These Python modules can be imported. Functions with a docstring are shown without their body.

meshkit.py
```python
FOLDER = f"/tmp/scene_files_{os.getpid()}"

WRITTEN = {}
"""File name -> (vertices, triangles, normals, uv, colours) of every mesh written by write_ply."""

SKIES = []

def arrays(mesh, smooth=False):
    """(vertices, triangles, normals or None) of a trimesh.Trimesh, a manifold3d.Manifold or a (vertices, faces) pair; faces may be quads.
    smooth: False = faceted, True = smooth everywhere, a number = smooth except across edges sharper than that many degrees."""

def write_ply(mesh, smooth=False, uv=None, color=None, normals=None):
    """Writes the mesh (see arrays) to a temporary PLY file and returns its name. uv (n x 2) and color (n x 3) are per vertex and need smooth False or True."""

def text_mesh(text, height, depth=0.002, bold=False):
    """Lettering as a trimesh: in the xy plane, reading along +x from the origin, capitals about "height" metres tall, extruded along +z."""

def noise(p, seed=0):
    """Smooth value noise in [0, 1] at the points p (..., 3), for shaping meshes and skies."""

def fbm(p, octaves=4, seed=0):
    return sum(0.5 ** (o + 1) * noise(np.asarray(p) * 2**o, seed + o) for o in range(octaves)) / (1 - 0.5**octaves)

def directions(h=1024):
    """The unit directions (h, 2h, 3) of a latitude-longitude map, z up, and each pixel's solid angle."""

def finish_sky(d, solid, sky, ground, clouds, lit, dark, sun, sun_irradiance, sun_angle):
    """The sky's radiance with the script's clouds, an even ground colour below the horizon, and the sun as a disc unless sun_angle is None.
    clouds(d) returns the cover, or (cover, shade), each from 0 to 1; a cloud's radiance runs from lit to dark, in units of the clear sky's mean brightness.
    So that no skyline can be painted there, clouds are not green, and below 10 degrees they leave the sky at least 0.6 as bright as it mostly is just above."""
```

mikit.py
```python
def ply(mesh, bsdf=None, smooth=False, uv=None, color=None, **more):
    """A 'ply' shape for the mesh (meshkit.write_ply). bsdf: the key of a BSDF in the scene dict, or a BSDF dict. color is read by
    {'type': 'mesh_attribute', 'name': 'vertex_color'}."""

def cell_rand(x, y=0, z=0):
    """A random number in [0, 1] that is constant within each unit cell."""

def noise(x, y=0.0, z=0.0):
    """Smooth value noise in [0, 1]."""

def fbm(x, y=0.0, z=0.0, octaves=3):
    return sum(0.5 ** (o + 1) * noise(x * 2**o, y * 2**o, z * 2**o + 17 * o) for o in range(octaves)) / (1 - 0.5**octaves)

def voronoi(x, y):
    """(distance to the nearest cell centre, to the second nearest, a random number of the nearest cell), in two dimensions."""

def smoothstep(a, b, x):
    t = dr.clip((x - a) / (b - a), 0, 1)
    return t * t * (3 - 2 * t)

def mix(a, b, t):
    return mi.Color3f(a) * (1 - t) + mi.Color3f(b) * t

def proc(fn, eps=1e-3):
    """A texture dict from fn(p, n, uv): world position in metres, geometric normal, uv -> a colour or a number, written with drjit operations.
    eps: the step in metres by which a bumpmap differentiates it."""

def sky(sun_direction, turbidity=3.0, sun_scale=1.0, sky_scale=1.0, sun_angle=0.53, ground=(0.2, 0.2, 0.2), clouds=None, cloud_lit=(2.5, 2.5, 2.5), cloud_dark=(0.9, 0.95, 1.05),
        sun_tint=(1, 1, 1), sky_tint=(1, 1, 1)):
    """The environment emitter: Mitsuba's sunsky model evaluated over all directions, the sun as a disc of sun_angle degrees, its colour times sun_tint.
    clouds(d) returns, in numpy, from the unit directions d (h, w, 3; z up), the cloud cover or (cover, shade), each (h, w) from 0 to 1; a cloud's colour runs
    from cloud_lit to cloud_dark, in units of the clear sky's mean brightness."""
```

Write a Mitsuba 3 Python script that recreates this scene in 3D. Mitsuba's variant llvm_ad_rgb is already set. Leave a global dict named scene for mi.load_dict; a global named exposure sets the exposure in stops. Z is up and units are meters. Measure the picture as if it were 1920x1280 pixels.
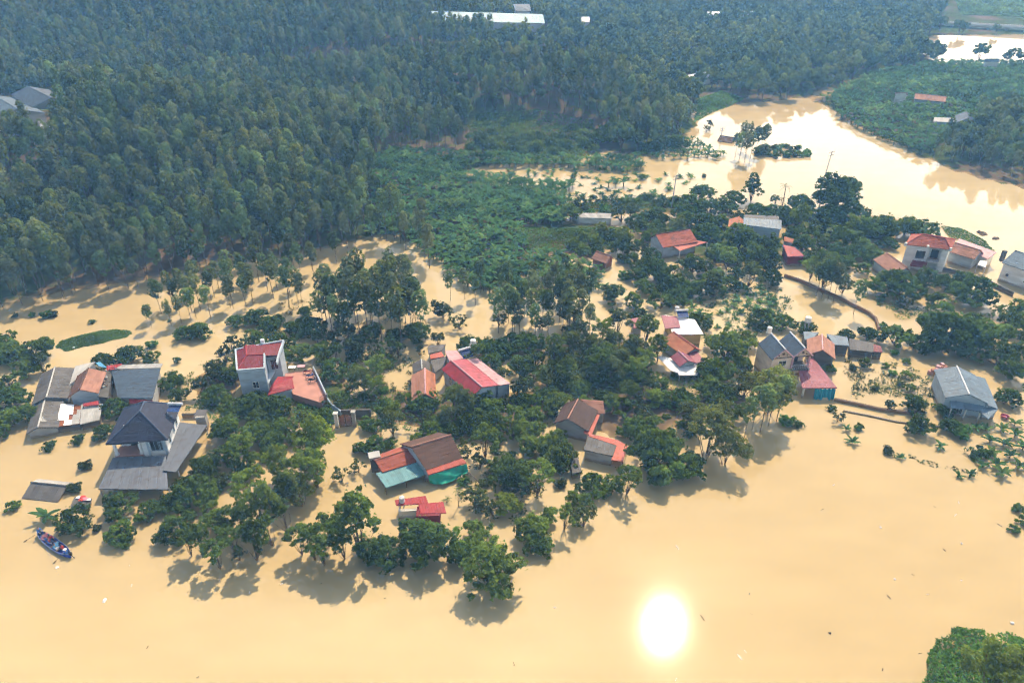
import math
import numpy as np, trimesh, shapely, manifold3d as m3
import drjit as dr, mitsuba as mi
import mikit, meshkit
from mikit import noise, fbm, smoothstep, mix, cell_rand, voronoi
from scipy.ndimage import distance_transform_edt, map_coordinates, gaussian_filter
from shapely.geometry import Polygon, Point

scene, labels = {}, {}
T = mi.ScalarTransform4f
PI = math.pi

# ---------------------------------------------------------------- camera, sun and sky, exposure
CAM_H, PITCH, F = 75.0, math.radians(31.0), 1371.0
CP, SP = math.cos(PITCH), math.sin(PITCH)
scene['camera'] = {'type': 'perspective', 'fov': 2 * math.degrees(math.atan(960 / F)), 'fov_axis': 'x', 'near_clip': 1.0, 'far_clip': 6000.0,
                   'to_world': T().look_at(origin=[0, 0, CAM_H], target=[0, CP, CAM_H - SP], up=[0, 0, 1]), 'medium': {'type': 'ref', 'id': 'haze_air'}}
SUN = np.array([285.0, 902.0, 1160.0]); SUN /= np.linalg.norm(SUN)


def clouds(d):
    """thin bright haze and broken cloud, thickest low in the sky on the side of the sun (+y, +x)"""
    el = np.degrees(np.arcsin(np.clip(d[..., 2], -1, 1)))
    az = np.degrees(np.arctan2(d[..., 0], d[..., 1]))
    q = d / np.maximum(d[..., 2:3] + 0.12, 0.06)
    n = meshkit.fbm(q * 0.9 + 3.1, 5, 4)
    veil = np.exp(-(el / 21.0) ** 2) * np.exp(-((az - 40) / 62.0) ** 2)
    glow = np.exp(-(np.degrees(np.arccos(np.clip(d @ SUN, -1, 1))) / 22.0) ** 2)      # bright haze round the sun
    cover = np.clip(0.25 * glow + 0.10 * np.clip((n - 0.42) * 4, 0, 1) + veil * (0.75 + 0.9 * n), 0, 1)
    return cover, np.clip(0.3 - 0.3 * veil, 0, 1)


scene['sky'] = mikit.sky(SUN.tolist(), turbidity=4.0, sky_scale=0.85, clouds=clouds, cloud_lit=(13.5, 13.6, 13.9), cloud_dark=(1.2, 1.25, 1.3), ground=(0.2, 0.19, 0.15))
exposure = 2.15
HAZE = 0.00031
scene['haze_air'] = {'type': 'homogeneous', 'albedo': {'type': 'rgb', 'value': [0.90, 0.95, 0.97]}, 'sigma_t': {'type': 'rgb', 'value': [HAZE * 0.42, HAZE * 1.0, HAZE * 1.9]}}
scene['clear_boundary'] = {'type': 'null'}
scene['haze'] = {'type': 'cube', 'to_world': T().translate([0, 1000, 44.0]).scale([2700, 2700, 52.0]), 'bsdf': {'type': 'ref', 'id': 'clear_boundary'}, 'interior': {'type': 'ref', 'id': 'haze_air'}}
labels['haze'] = {'label': 'thin blue summer haze lying over the whole flooded valley', 'kind': 'stuff', 'category': 'haze'}

# ---------------------------------------------------------------- helpers
CAM = np.array([0, 0, CAM_H])


def W(px, py, z=0.0):
    """the point of the place at height z that lies at this spot of the photograph (1920 x 1280)"""
    u, v = (px - 960) / F, (py - 640) / F
    d = np.array([u, CP - v * SP, -SP - v * CP])
    return CAM + d * ((z - CAM_H) / d[2])


def depth(p):
    q = np.asarray(p) - CAM
    return q[..., 1] * CP - q[..., 2] * SP


def proj(p):
    q = np.asarray(p, float) - CAM
    Z = q[..., 1] * CP - q[..., 2] * SP
    return np.stack([960 + F * q[..., 0] / Z, 640 + F * (-q[..., 1] * SP - q[..., 2] * CP) / Z], -1)


def WP(pts, z=0.0):
    return np.array([W(x, y, z)[:2] for x, y in pts])


USED = {}


def uniq(key):
    n = USED.get(key, -1) + 1
    USED[key] = n
    return key if n == 0 else f'{key}_{n:03d}'


def tag(key, label=None, cat=None, group=None, kind=None):
    d = labels.setdefault(key, {})
    for a, b in (('label', label), ('category', cat), ('group', group), ('kind', kind)):
        if b:
            d[a] = b
    return key


PAL, PIDX = [], {}


def pal(**kw):
    for k, v in kw.items():
        PIDX[k] = len(PAL)
        PAL.append(v)


pal(white=(.72, .71, .67), offwhite=(.62, .60, .54), cream=(.66, .52, .38), bluegrey_wall=(.36, .42, .46), grey_wall=(.33, .33, .31), dark_wall=(.10, .095, .085), brick=(.28, .12, .075),
    fibro=(.12, .115, .11), fibro_dark=(.125, .12, .115), fibro_light=(.36, .36, .34), tile_brown=(.092, .046, .031), tile_dark=(.056, .031, .024), tile_orange=(.33, .12, .06), tile_red=(.30, .075, .045), tile_pale=(.30, .145, .10),
    navy=(.020, .026, .052), navy_light=(.06, .08, .13), slate=(.080, .112, .150), slate_light=(.135, .19, .24), canopy=(.115, .13, .155), maroon=(.165, .022, .030), red=(.32, .032, .036), crimson=(.30, .035, .045), pink=(.38, .085, .105), palepink=(.54, .31, .32),
    salmon=(.44, .10, .065), teal=(.13, .29, .31), tarp=(.02, .33, .22), cyan_cloth=(.02, .27, .35), mauve=(.27, .085, .11), whitesheet=(.80, .78, .76), steel=(.55, .56, .57), black=(.015, .015, .017), blue=(.03, .09, .30), boat=(.02, .05, .30), boat_rim=(.22, .28, .42),
    bark=(.10, .075, .05), bark_pale=(.15, .11, .07), wood=(.13, .085, .05), concrete=(.34, .33, .30), skin=(.42, .24, .16), hair=(.02, .017, .015), vest=(.55, .05, .04), shirt_blue=(.05, .16, .45), shirt_light=(.12, .38, .62), shirt_pink=(.55, .22, .28), shirt_white=(.7, .7, .68), trousers=(.03, .035, .06), dirt=(.22, .12, .065), yellow=(.55, .38, .09), rust=(.22, .08, .04),
    terrace=(.38, .185, .14), far_blue=(.21, .35, .41), far_white=(.36, .38, .39), road=(.30, .28, .25), foam=(.85, .84, .82), stem=(.09, .12, .03))


class MB:
    """collects faces, each piece with one palette colour and tone, into one mesh"""

    def __init__(s):
        s.v, s.f, s.uv, s.n = [], [], [], 0

    def add(s, v, f, col, tone=0.5):
        v, f = np.asarray(v, float), np.asarray(f, int)
        if f.ndim == 2 and f.shape[1] == 4:
            f = np.vstack([f[:, [0, 1, 2]], f[:, [0, 2, 3]]])
        s.v.append(v); s.f.append(f + s.n); s.n += len(v)
        uv = np.empty((len(v), 2)); uv[:, 0] = PIDX[col]; uv[:, 1] = tone
        s.uv.append(uv)
        return s

    def quad(s, a, b, c, d, col, tone=0.5):
        return s.add([a, b, c, d], [[0, 1, 2, 3]], col, tone)

    def slab(s, a, b, c, d, th, col, tone=0.5):
        """a slab with the top a b c d and this thickness downwards"""
        q = np.array([a, b, c, d], float); lo = q - [0, 0, th]
        return s.add(np.vstack([q, lo]), [[0, 1, 2, 3], [7, 6, 5, 4], [0, 4, 5, 1], [1, 5, 6, 2], [2, 6, 7, 3], [3, 7, 4, 0]], col, tone)

    def prism(s, pts, z0, z1, col, tone=0.5):
        """upright prism over an xy polygon; z1 may be one height per point"""
        p = np.array([q[:2] for q in pts], float)
        if np.sum(p[:, 0] * np.roll(p[:, 1], -1) - p[:, 1] * np.roll(p[:, 0], -1)) < 0:
            p = p[::-1]
            z1 = z1[::-1] if np.ndim(z1) else z1
        n = len(p)
        v = np.vstack([np.c_[p, np.full(n, z0)], np.c_[p, np.broadcast_to(z1, n)]])
        f = [[i, (i + 1) % n, n + (i + 1) % n, n + i] for i in range(n)]
        s.add(v, f, col, tone)
        caps = [[n + i for i in (0, k, k + 1)] for k in range(1, n - 1)] + [[0, k + 1, k] for k in range(1, n - 1)]
        return s.add(v, caps, col, tone)

    def box(s, c, size, rot, col, tone=0.5):
        """c: centre of the foot; size x y z; rot about z"""
        x, y, z = np.array(size) / [2, 2, 1]
        k, q = math.cos(rot), math.sin(rot)
        p = [(c[0] + a * k - b * q, c[1] + a * q + b * k) for a, b in ((-x, -y), (x, -y), (x, y), (-x, y))]
        return s.prism(p, c[2], c[2] + z, col, tone)

    def bar(s, a, b, r, col, tone=0.5, sides=6, r1=None):
        a, b = np.asarray(a, float), np.asarray(b, float)
        r1 = r if r1 is None else r1
        t = (b - a) / np.linalg.norm(b - a)
        x = np.cross(t, [0, 0, 1.0] if abs(t[2]) < .9 else [1.0, 0, 0]); x /= np.linalg.norm(x)
        y = np.cross(t, x)
        an = np.arange(sides) * 2 * PI / sides
        ring = np.cos(an)[:, None] * x + np.sin(an)[:, None] * y
        v = np.vstack([a + ring * r, b + ring * r1, [a], [b]])
        i = np.arange(sides); j = (i + 1) % sides
        f = np.vstack([np.c_[i, i + sides, j + sides], np.c_[i, j + sides, j], np.c_[i, j, i * 0 + 2 * sides], np.c_[j + sides, i + sides, i * 0 + 2 * sides + 1]])
        return s.add(v, f, col, tone)

    def tube(s, pts, rad, col, tone=0.5, sides=5):
        v, f = tube(np.asarray(pts, float), rad, sides)
        return s.add(v, f, col, tone)

    def mesh(s, m, col, tone=0.5):
        if hasattr(m, 'to_mesh'):
            q = m.to_mesh()
            return s.add(q.vert_properties[:, :3], q.tri_verts, col, tone)
        return s.add(m.vertices, m.faces, col, tone)

    def ply(s, bsdf='weathered', smooth=False):
        v, f, uv = np.vstack(s.v), np.vstack(s.f), np.vstack(s.uv)
        return mikit.ply((v, f), bsdf, smooth=smooth is True, uv=uv)

    def put(s, key, bsdf='weathered', smooth=False):
        key = uniq(key)
        scene[key] = s.ply(bsdf, smooth)
        return key


def tube(p, rad, sides=5):
    t = np.gradient(p, axis=0); t /= np.linalg.norm(t, axis=1, keepdims=True) + 1e-12
    a = np.cross(t, np.where(np.abs(t[:, 2:]) < .9, [0, 0, 1.0], [1.0, 0, 0])); a /= np.linalg.norm(a, axis=1, keepdims=True) + 1e-12
    b = np.cross(t, a); an = np.arange(sides) * 2 * PI / sides
    v = p[:, None] + np.broadcast_to(rad, (len(p),))[:, None, None] * (np.cos(an)[None, :, None] * a[:, None] + np.sin(an)[None, :, None] * b[:, None])
    i, j = np.meshgrid(np.arange(len(p) - 1), np.arange(sides), indexing='ij')
    q = np.stack([i * sides + j, (i + 1) * sides + j, (i + 1) * sides + (j + 1) % sides, i * sides + (j + 1) % sides], -1).reshape(-1, 4)
    return v.reshape(-1, 3), np.vstack([q[:, [0, 1, 2]], q[:, [0, 2, 3]]])


# ---------------------------------------------------------------- materials
TAB = {}


def table(name, rows):
    a = np.array(rows, np.float32)
    TAB[name] = [mi.Float(np.ascontiguousarray(a[:, k])) for k in range(3)]
    dr.eval(TAB[name])


def look(name, u):
    i = mi.UInt32(dr.clip(u, 0, 200) + 0.5)
    return mi.Color3f(*[dr.gather(mi.Float, t, i) for t in TAB[name]])


def f_weathered(p, n, uv):
    c = look('pal', uv.x)
    w = fbm(p.x * .8, p.y * .8, p.z * 1.3, 2)
    c = c * (0.80 + 0.40 * w) * (0.84 + 0.32 * uv.y)
    grime = smoothstep(0.50, 0.80, fbm(p.x * .33 + 9, p.y * .33, p.z * 1.5, 2))
    c = mix(c, c * 0.66 + mi.Color3f(.012, .011, .008), grime * 0.6)
    mud = smoothstep(0.75, 0.2, p.z + 0.5 * (w - .5)) * smoothstep(0.6, 0.3, dr.abs(n.z))
    return mix(c, mi.Color3f(.26, .165, .075), mud * 0.8)


def f_metal(p, n, uv):
    c = look('pal', uv.x)
    w = fbm(p.x * .7, p.y * .7, p.z * .7, 2)
    c = c * (0.84 + 0.32 * w) * (0.86 + 0.28 * uv.y)
    return mix(c, c * 0.6 + mi.Color3f(.03, .018, .01), smoothstep(0.56, 0.85, noise(p.x * 1.9 + 4, p.y * 1.9, p.z)) * 0.6)


def f_plain(p, n, uv):
    return look('pal', uv.x) * (0.8 + 0.4 * uv.y)


LEAF, LIDX = [], {}


def leafcol(**kw):
    for k, v in kw.items():
        LIDX[k] = len(LEAF)
        LEAF.append(v)


leafcol(dark=(.086, .146, .032), mid=(.122, .188, .038), light=(.200, .275, .045), feather=(.150, .190, .052), euc=(.118, .180, .060), euc2=(.145, .178, .074), banana=(.075, .165, .060), bananay=(.125, .215, .065), grass=(.085, .165, .035), sparse=(.085, .118, .038), dry=(.135, .128, .060), palm=(.075, .125, .035), weed=(.100, .210, .042), bamboo=(.085, .140, .036), far=(.098, .148, .050))


def f_leaf(p, n, uv):
    """leaf colour by kind and leaf; stands and single trees differ a little, some lean to yellow or to brown"""
    c = look('leaf', dr.floor(uv.x + .001))
    w = noise(p.x * .24, p.y * .24, 3.0)
    w1 = noise(p.x * .045 + 31, p.y * .045, 1.0)
    c = c * (0.55 + 0.90 * w) * (0.50 + 1.0 * uv.y) * (.8 + .4 * w1)
    return mix(c, c * mi.Color3f(1.25, 1.08, .85), smoothstep(.45, .85, w1) * 0.6)


def f_water(p, n, uv):
    a = fbm(p.x * .02 + 5, p.y * .035, 0.0, 3)
    b = fbm(p.x * .12 + 1.7 * a, p.y * .30, 2.0, 2)
    c = mix(mi.Color3f(.430, .325, .160), mi.Color3f(.490, .388, .208), smoothstep(.3, .7, a))
    return c * (0.94 + 0.12 * b)


def f_ground(p, n, uv):
    a = noise(p.x * .06, p.y * .06, 0.0)
    b = fbm(p.x * .7, p.y * .7, 1.0, 2)
    soil = mix(mi.Color3f(.145, .105, .068), mi.Color3f(.105, .082, .052), a)
    green = mix(mi.Color3f(.040, .062, .020), mi.Color3f(.075, .10, .03), b)
    c = mix(soil, green, smoothstep(.30, .55, a * .6 + b * .4)) * (.7 + .6 * b)
    return mix(mi.Color3f(.36, .25, .12), c, smoothstep(-.1, .35, p.z + .4 * (b - .5)))


def two(b):
    return {'type': 'twosided', 'b': b}


scene['weathered'] = two({'type': 'principled', 'base_color': mikit.proc(f_weathered), 'roughness': 0.75, 'specular': 0.3})
scene['sheet_metal'] = two({'type': 'principled', 'base_color': mikit.proc(f_metal), 'roughness': 0.55, 'specular': 0.25})
scene['painted'] = two({'type': 'principled', 'base_color': mikit.proc(f_plain), 'roughness': 0.6, 'specular': 0.35})
scene['dark_glass'] = two({'type': 'principled', 'base_color': {'type': 'rgb', 'value': [.02, .025, .03]}, 'roughness': 0.12, 'specular': 0.6})
scene['foliage'] = {'type': 'principledthin', 'base_color': mikit.proc(f_leaf), 'roughness': 0.6, 'diff_trans': 0.9, 'eta': 1.2}
scene['muddy_water'] = ({'type': 'roughplastic', 'diffuse_reflectance': mikit.proc(f_water), 'distribution': 'ggx', 'alpha': 0.0026, 'int_ior': 1.33, 'nonlinear': False})
scene['earth'] = ({'type': 'diffuse', 'reflectance': mikit.proc(f_ground)})

# ---------------------------------------------------------------- terrain and flood water
FOREST_SHORE = [(-700, 640), (-300, 605), (0, 572), (120, 552), (230, 535), (350, 512), (440, 488), (540, 486), (640, 470), (700, 445), (760, 452), (830, 500), (860, 540), (920, 560), (975, 545), (1040, 470), (1070, 420), (1050, 400), (1060, 375),
                (1000, 350), (900, 345), (860, 322), (900, 314), (1080, 308), (1105, 292), (1125, 283), (1170, 296), (1240, 292), (1310, 240), (1290, 212), (1340, 207), (1390, 195), (1440, 192), (1500, 184), (1520, 182), (1600, 150), (1680, 130), (1760, 118), (1740, 102), (1700, 95), (1710, 82), (1760, 66), (2300, 66), (2600, -120), (-900, -120)]
FIELD = [(1520, 190), (1560, 205), (1575, 225), (1620, 250), (1680, 275), (1760, 312), (1850, 340), (1930, 362), (2300, 420), (2300, 225), (1920, 222), (1865, 214), (1960, 203), (2300, 190), (2300, 118), (1760, 118), (1640, 140)]
PATCHES = [[(365, 690), (435, 690), (440, 760), (375, 760)], [(970, 425), (1180, 425), (1190, 470), (985, 480)], [(560, 700), (640, 720), (660, 800), (560, 790)], [(690, 740), (820, 735), (1010, 735), (1040, 790), (900, 815), (720, 800)],
           [(1080, 730), (1200, 700), (1300, 740), (1250, 830), (1120, 830)], [(1060, 385), (1280, 378), (1300, 398), (1070, 402)], [(1480, 400), (1640, 410), (1700, 420), (1660, 450), (1520, 450)], [(1190, 420), (1400, 415), (1480, 450), (1440, 500), (1250, 480)], [(1000, 660), (1190, 640), (1230, 720), (1020, 735)]]
GX0, GY0, GS, GNX, GNY = -760.0, -60.0, 4.0, 400, 470
gx, gy = np.meshgrid(GX0 + GS * np.arange(GNX), GY0 + GS * np.arange(GNY), indexing='ij')


def sdist(polys):
    m = np.zeros(gx.shape, bool)
    for p in polys:
        m |= shapely.contains_xy(Polygon(p).buffer(0), gx, gy)
    return (distance_transform_edt(m) - distance_transform_edt(~m)) * GS


FOREST_POLY = np.vstack([WP(FOREST_SHORE[:-2]), [[900, 1900], [-900, 1900], [-900, 200]]])
sd = gaussian_filter(sdist([FOREST_POLY, WP(FIELD)]), 0.7)
sd = sd + 7 * (meshkit.fbm(np.stack([gx * .06, gy * .06, gx * 0], -1), 3) - .55)
sdp = sdist([WP(p) for p in PATCHES])


def bump(x, y, cx, cy, sx, sy, h):
    return h * np.exp(-((x - cx) / sx) ** 2 - ((y - cy) / sy) ** 2)


hills = bump(gx, gy, -150, 226, 95, 40, 20) + bump(gx, gy, -205, 485, 165, 112, 62) + bump(gx, gy, 5, 318, 75, 30, 11) + bump(gx, gy, 120, 640, 90, 60, 8) + bump(gx, gy, 60, 900, 700, 160, 45)
hills *= 0.9 + 0.2 * meshkit.fbm(np.stack([gx * .02, gy * .02, gx * 0], -1), 3)
gz = np.where(sd > 0, 0.9 * (1 - np.exp(-sd / 10)) + hills * (1 - np.exp(-np.maximum(sd, 0) / 30)), -2.4 * (1 - np.exp(np.minimum(sd, 0) / 5)))
sdp = sdp + 9 * (meshkit.fbm(np.stack([gx * .07, gy * .07, gx * 0], -1), 3) - .55)
gz = np.maximum(gz, np.where(sdp > -8, np.clip(0.25 + sdp * .10, -2.4, 0.35), -3) + 0.25 * (meshkit.fbm(np.stack([gx * .12, gy * .12, gx * 0], -1), 2) - .5))


def ground(x, y):
    return map_coordinates(gz, [(np.asarray(x) - GX0) / GS, (np.asarray(y) - GY0) / GS], order=1, mode='nearest')


def shore(x, y):
    return map_coordinates(sd, [(np.asarray(x) - GX0) / GS, (np.asarray(y) - GY0) / GS], order=1, mode='nearest')


_x = np.concatenate([[-2600, -1500, -1000], gx[:, 0], [1050, 1600, 2600]])
_y = np.concatenate([[-1500, -400], gy[0], [2200, 2800, 3600]])
vx, vy = np.meshgrid(_x, _y, indexing='ij')
vz = ground(np.clip(vx, GX0, gx[-1, 0]), np.clip(vy, GY0, gy[0, -1]))
_i, _j = np.meshgrid(np.arange(len(_x) - 1), np.arange(len(_y) - 1), indexing='ij')
_n = len(_y)
_q = np.stack([_i * _n + _j, (_i + 1) * _n + _j, (_i + 1) * _n + _j + 1, _i * _n + _j + 1], -1).reshape(-1, 4)
scene['ground'] = mikit.ply((np.stack([vx, vy, vz], -1).reshape(-1, 3), _q), 'earth', smooth=True)
tag('ground', 'earth and grass of the valley floor and the wooded hills', None, None, 'structure')
scene['flood_water'] = mikit.ply((np.array([[-2600, -1500, 0], [2600, -1500, 0], [2600, 3600, 0], [-2600, 3600, 0.0]]), np.array([[0, 1, 2, 3]])), 'muddy_water')
tag('flood_water', 'calm ochre flood water covering the village and fields', None, None, 'structure')
# ---------------------------------------------------------------- tree models
def leaves(rng, c, nrm, size, spread=0.7, aspect=0.55, droop=0.0):
    """one triangle per leaf clump at the points c, facing roughly along nrm"""
    n = len(c)
    nr = nrm + rng.normal(0, spread, (n, 3)); nr /= np.linalg.norm(nr, axis=1, keepdims=True) + 1e-9
    t = rng.normal(0, 1, (n, 3)); t[:, 2] -= droop
    t -= nr * (t * nr).sum(1, keepdims=True); t /= np.linalg.norm(t, axis=1, keepdims=True) + 1e-9
    b = np.cross(nr, t)
    s = np.broadcast_to(size, n)[:, None] * rng.uniform(.7, 1.35, (n, 1))
    v = np.stack([c + t * s * .65, c - t * s * .35 + b * s * aspect, c - t * s * .35 - b * s * aspect], 1)
    return v.reshape(-1, 3)


def leaf_ply(v, col, tone, bsdf):
    n = len(v) // 3
    uv = np.empty((len(v), 2)); uv[:, 0] = np.repeat(np.broadcast_to([LIDX[c] for c in col] if not isinstance(col, str) else LIDX[col], n) + .3, 3)
    uv[:, 1] = np.repeat(np.clip(tone, 0, 1), 3)
    return mikit.ply((v, np.arange(len(v)).reshape(-1, 3)), bsdf, uv=uv)


def on_lobes(rng, cen, rad, n, keep=0.72):
    """points on the outer faces of overlapping lobes (ellipsoids with radii rad, k x 3)"""
    k = rng.choice(len(cen), n * 2, p=(rad.prod(1) ** (2 / 3)) / (rad.prod(1) ** (2 / 3)).sum())
    d = rng.normal(0, 1, (n * 2, 3)); d /= np.linalg.norm(d, axis=1, keepdims=True)
    q = rng.uniform(.72, 1.04, (n * 2, 1))
    p = cen[k] + d * rad[k] * q
    inside = np.zeros(n * 2, bool)
    for j in range(len(cen)):
        e = (((p - cen[j]) / (rad[j] * keep)) ** 2).sum(1)
        inside |= (e < 1) & (k != j)
    p, d, k = p[~inside][:n], d[~inside][:n], k[~inside][:n]
    return p, d, k


def limbs(rng, mb, base, tips, r, col, sides=5, wob=0.12):
    for tip in tips:
        t = np.linspace(0, 1, 5)[:, None]
        L = np.linalg.norm(tip - base)
        p = base + (tip - base) * t + np.sin(t * PI) * rng.normal(0, wob * L * .5, 3) + [0, 0, 0]
        mb.tube(p, r * np.linspace(1, .22, 5), col, rng.uniform(.3, .7), sides)


MODELS = {}


def model(kind, name, trunk, crown_v, col, tone, r0, c0, bsdf='foliage', extra=None):
    key = f'{name}_model_{len(MODELS.setdefault(kind, [])) + 1:03d}'
    scene[key] = {'type': 'shapegroup', 'trunk': trunk.ply('weathered'), 'crown': leaf_ply(crown_v, col, tone, bsdf), **(extra or {})}
    MODELS[kind].append((key, r0, c0))


def broadleaf(kind, name, seed, R, flat, nl, nleaf, size, col, lobe=.42, c0=1.1, spread=.6, tall=1.0, thin=0.0, tr=.07, per=26, tuft=.135, low=.28):
    rng = np.random.default_rng(seed)
    k = []
    lean = rng.normal(0, .22, 2)
    while len(k) < nl:
        d = rng.normal(0, 1, 3); d /= np.linalg.norm(d); d[2] = abs(d[2]) - low
        q = rng.uniform(.35, .88) * (1 + .25 * math.sin(3 * math.atan2(d[1], d[0]) + seed))
        k.append(d * q + [lean[0] * max(0, d[2]), lean[1] * max(0, d[2]), 0])
    cen = np.array(k) * [R, R, R * flat * tall]
    cen[0] *= .1
    rad = R * lobe * rng.uniform(.55, 1.2, (nl, 1)) * np.array([1, 1, .85 * min(1.2, tall)])
    ncl = max(40, nleaf // per)
    q, qd, kk = on_lobes(rng, cen, rad, ncl)
    if thin:
        m = noise_np(q * 1.6 / R + seed) > thin
        q, qd, kk = q[m], qd[m], kk[m]
    # every spray of leaves: a small flattened tuft that hangs on the lobe
    j = np.repeat(np.arange(len(q)), per)
    off = rng.normal(0, 1, (len(j), 3)); off /= np.linalg.norm(off, axis=1, keepdims=True); off *= rng.uniform(.3, 1, (len(j), 1)) ** .5
    off[:, 2] = np.abs(off[:, 2]) * .75 - .15
    cr = R * tuft * rng.uniform(.6, 1.35, len(q))
    p, d, kk = q[j] + off * cr[j][:, None], off + .5 * qd[j] + [0, 0, .25], kk[j]
    d /= np.linalg.norm(d, axis=1, keepdims=True)
    lt = rng.uniform(-.20, .20, nl); ct = rng.normal(0, .14, len(q))[j]
    # loose sprays past the lobes break up the outline
    m = rng.random(len(p)) < .06
    p[m] += d[m] * rng.uniform(0.03, .16, (m.sum(), 1)) * R
    c0 = c0 * R
    tone = .5 + lt[kk] + ct + rng.normal(0, .12, len(p))
    v = leaves(rng, p + [0, 0, c0], d, size, spread * .6)
    mb = MB()
    mb.tube(np.array([[0, 0, -2.2 * R], [.04 * R, 0, -.5 * R], [0, .05 * R, .3 * c0], [0, 0, c0 * .9]]), np.array([1.25, 1, .85, .5]) * tr * R, 'bark', .5, 6)
    limbs(rng, mb, np.array([0, .03 * R, .25 * c0]), cen[rng.permutation(nl)[:7]] + [0, 0, c0], tr * .5 * R, 'bark', 4)
    model(kind, name, mb, v, col, tone, R, c0)


def noise_np(p):
    return meshkit.noise(np.asarray(p), 3)


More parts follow.
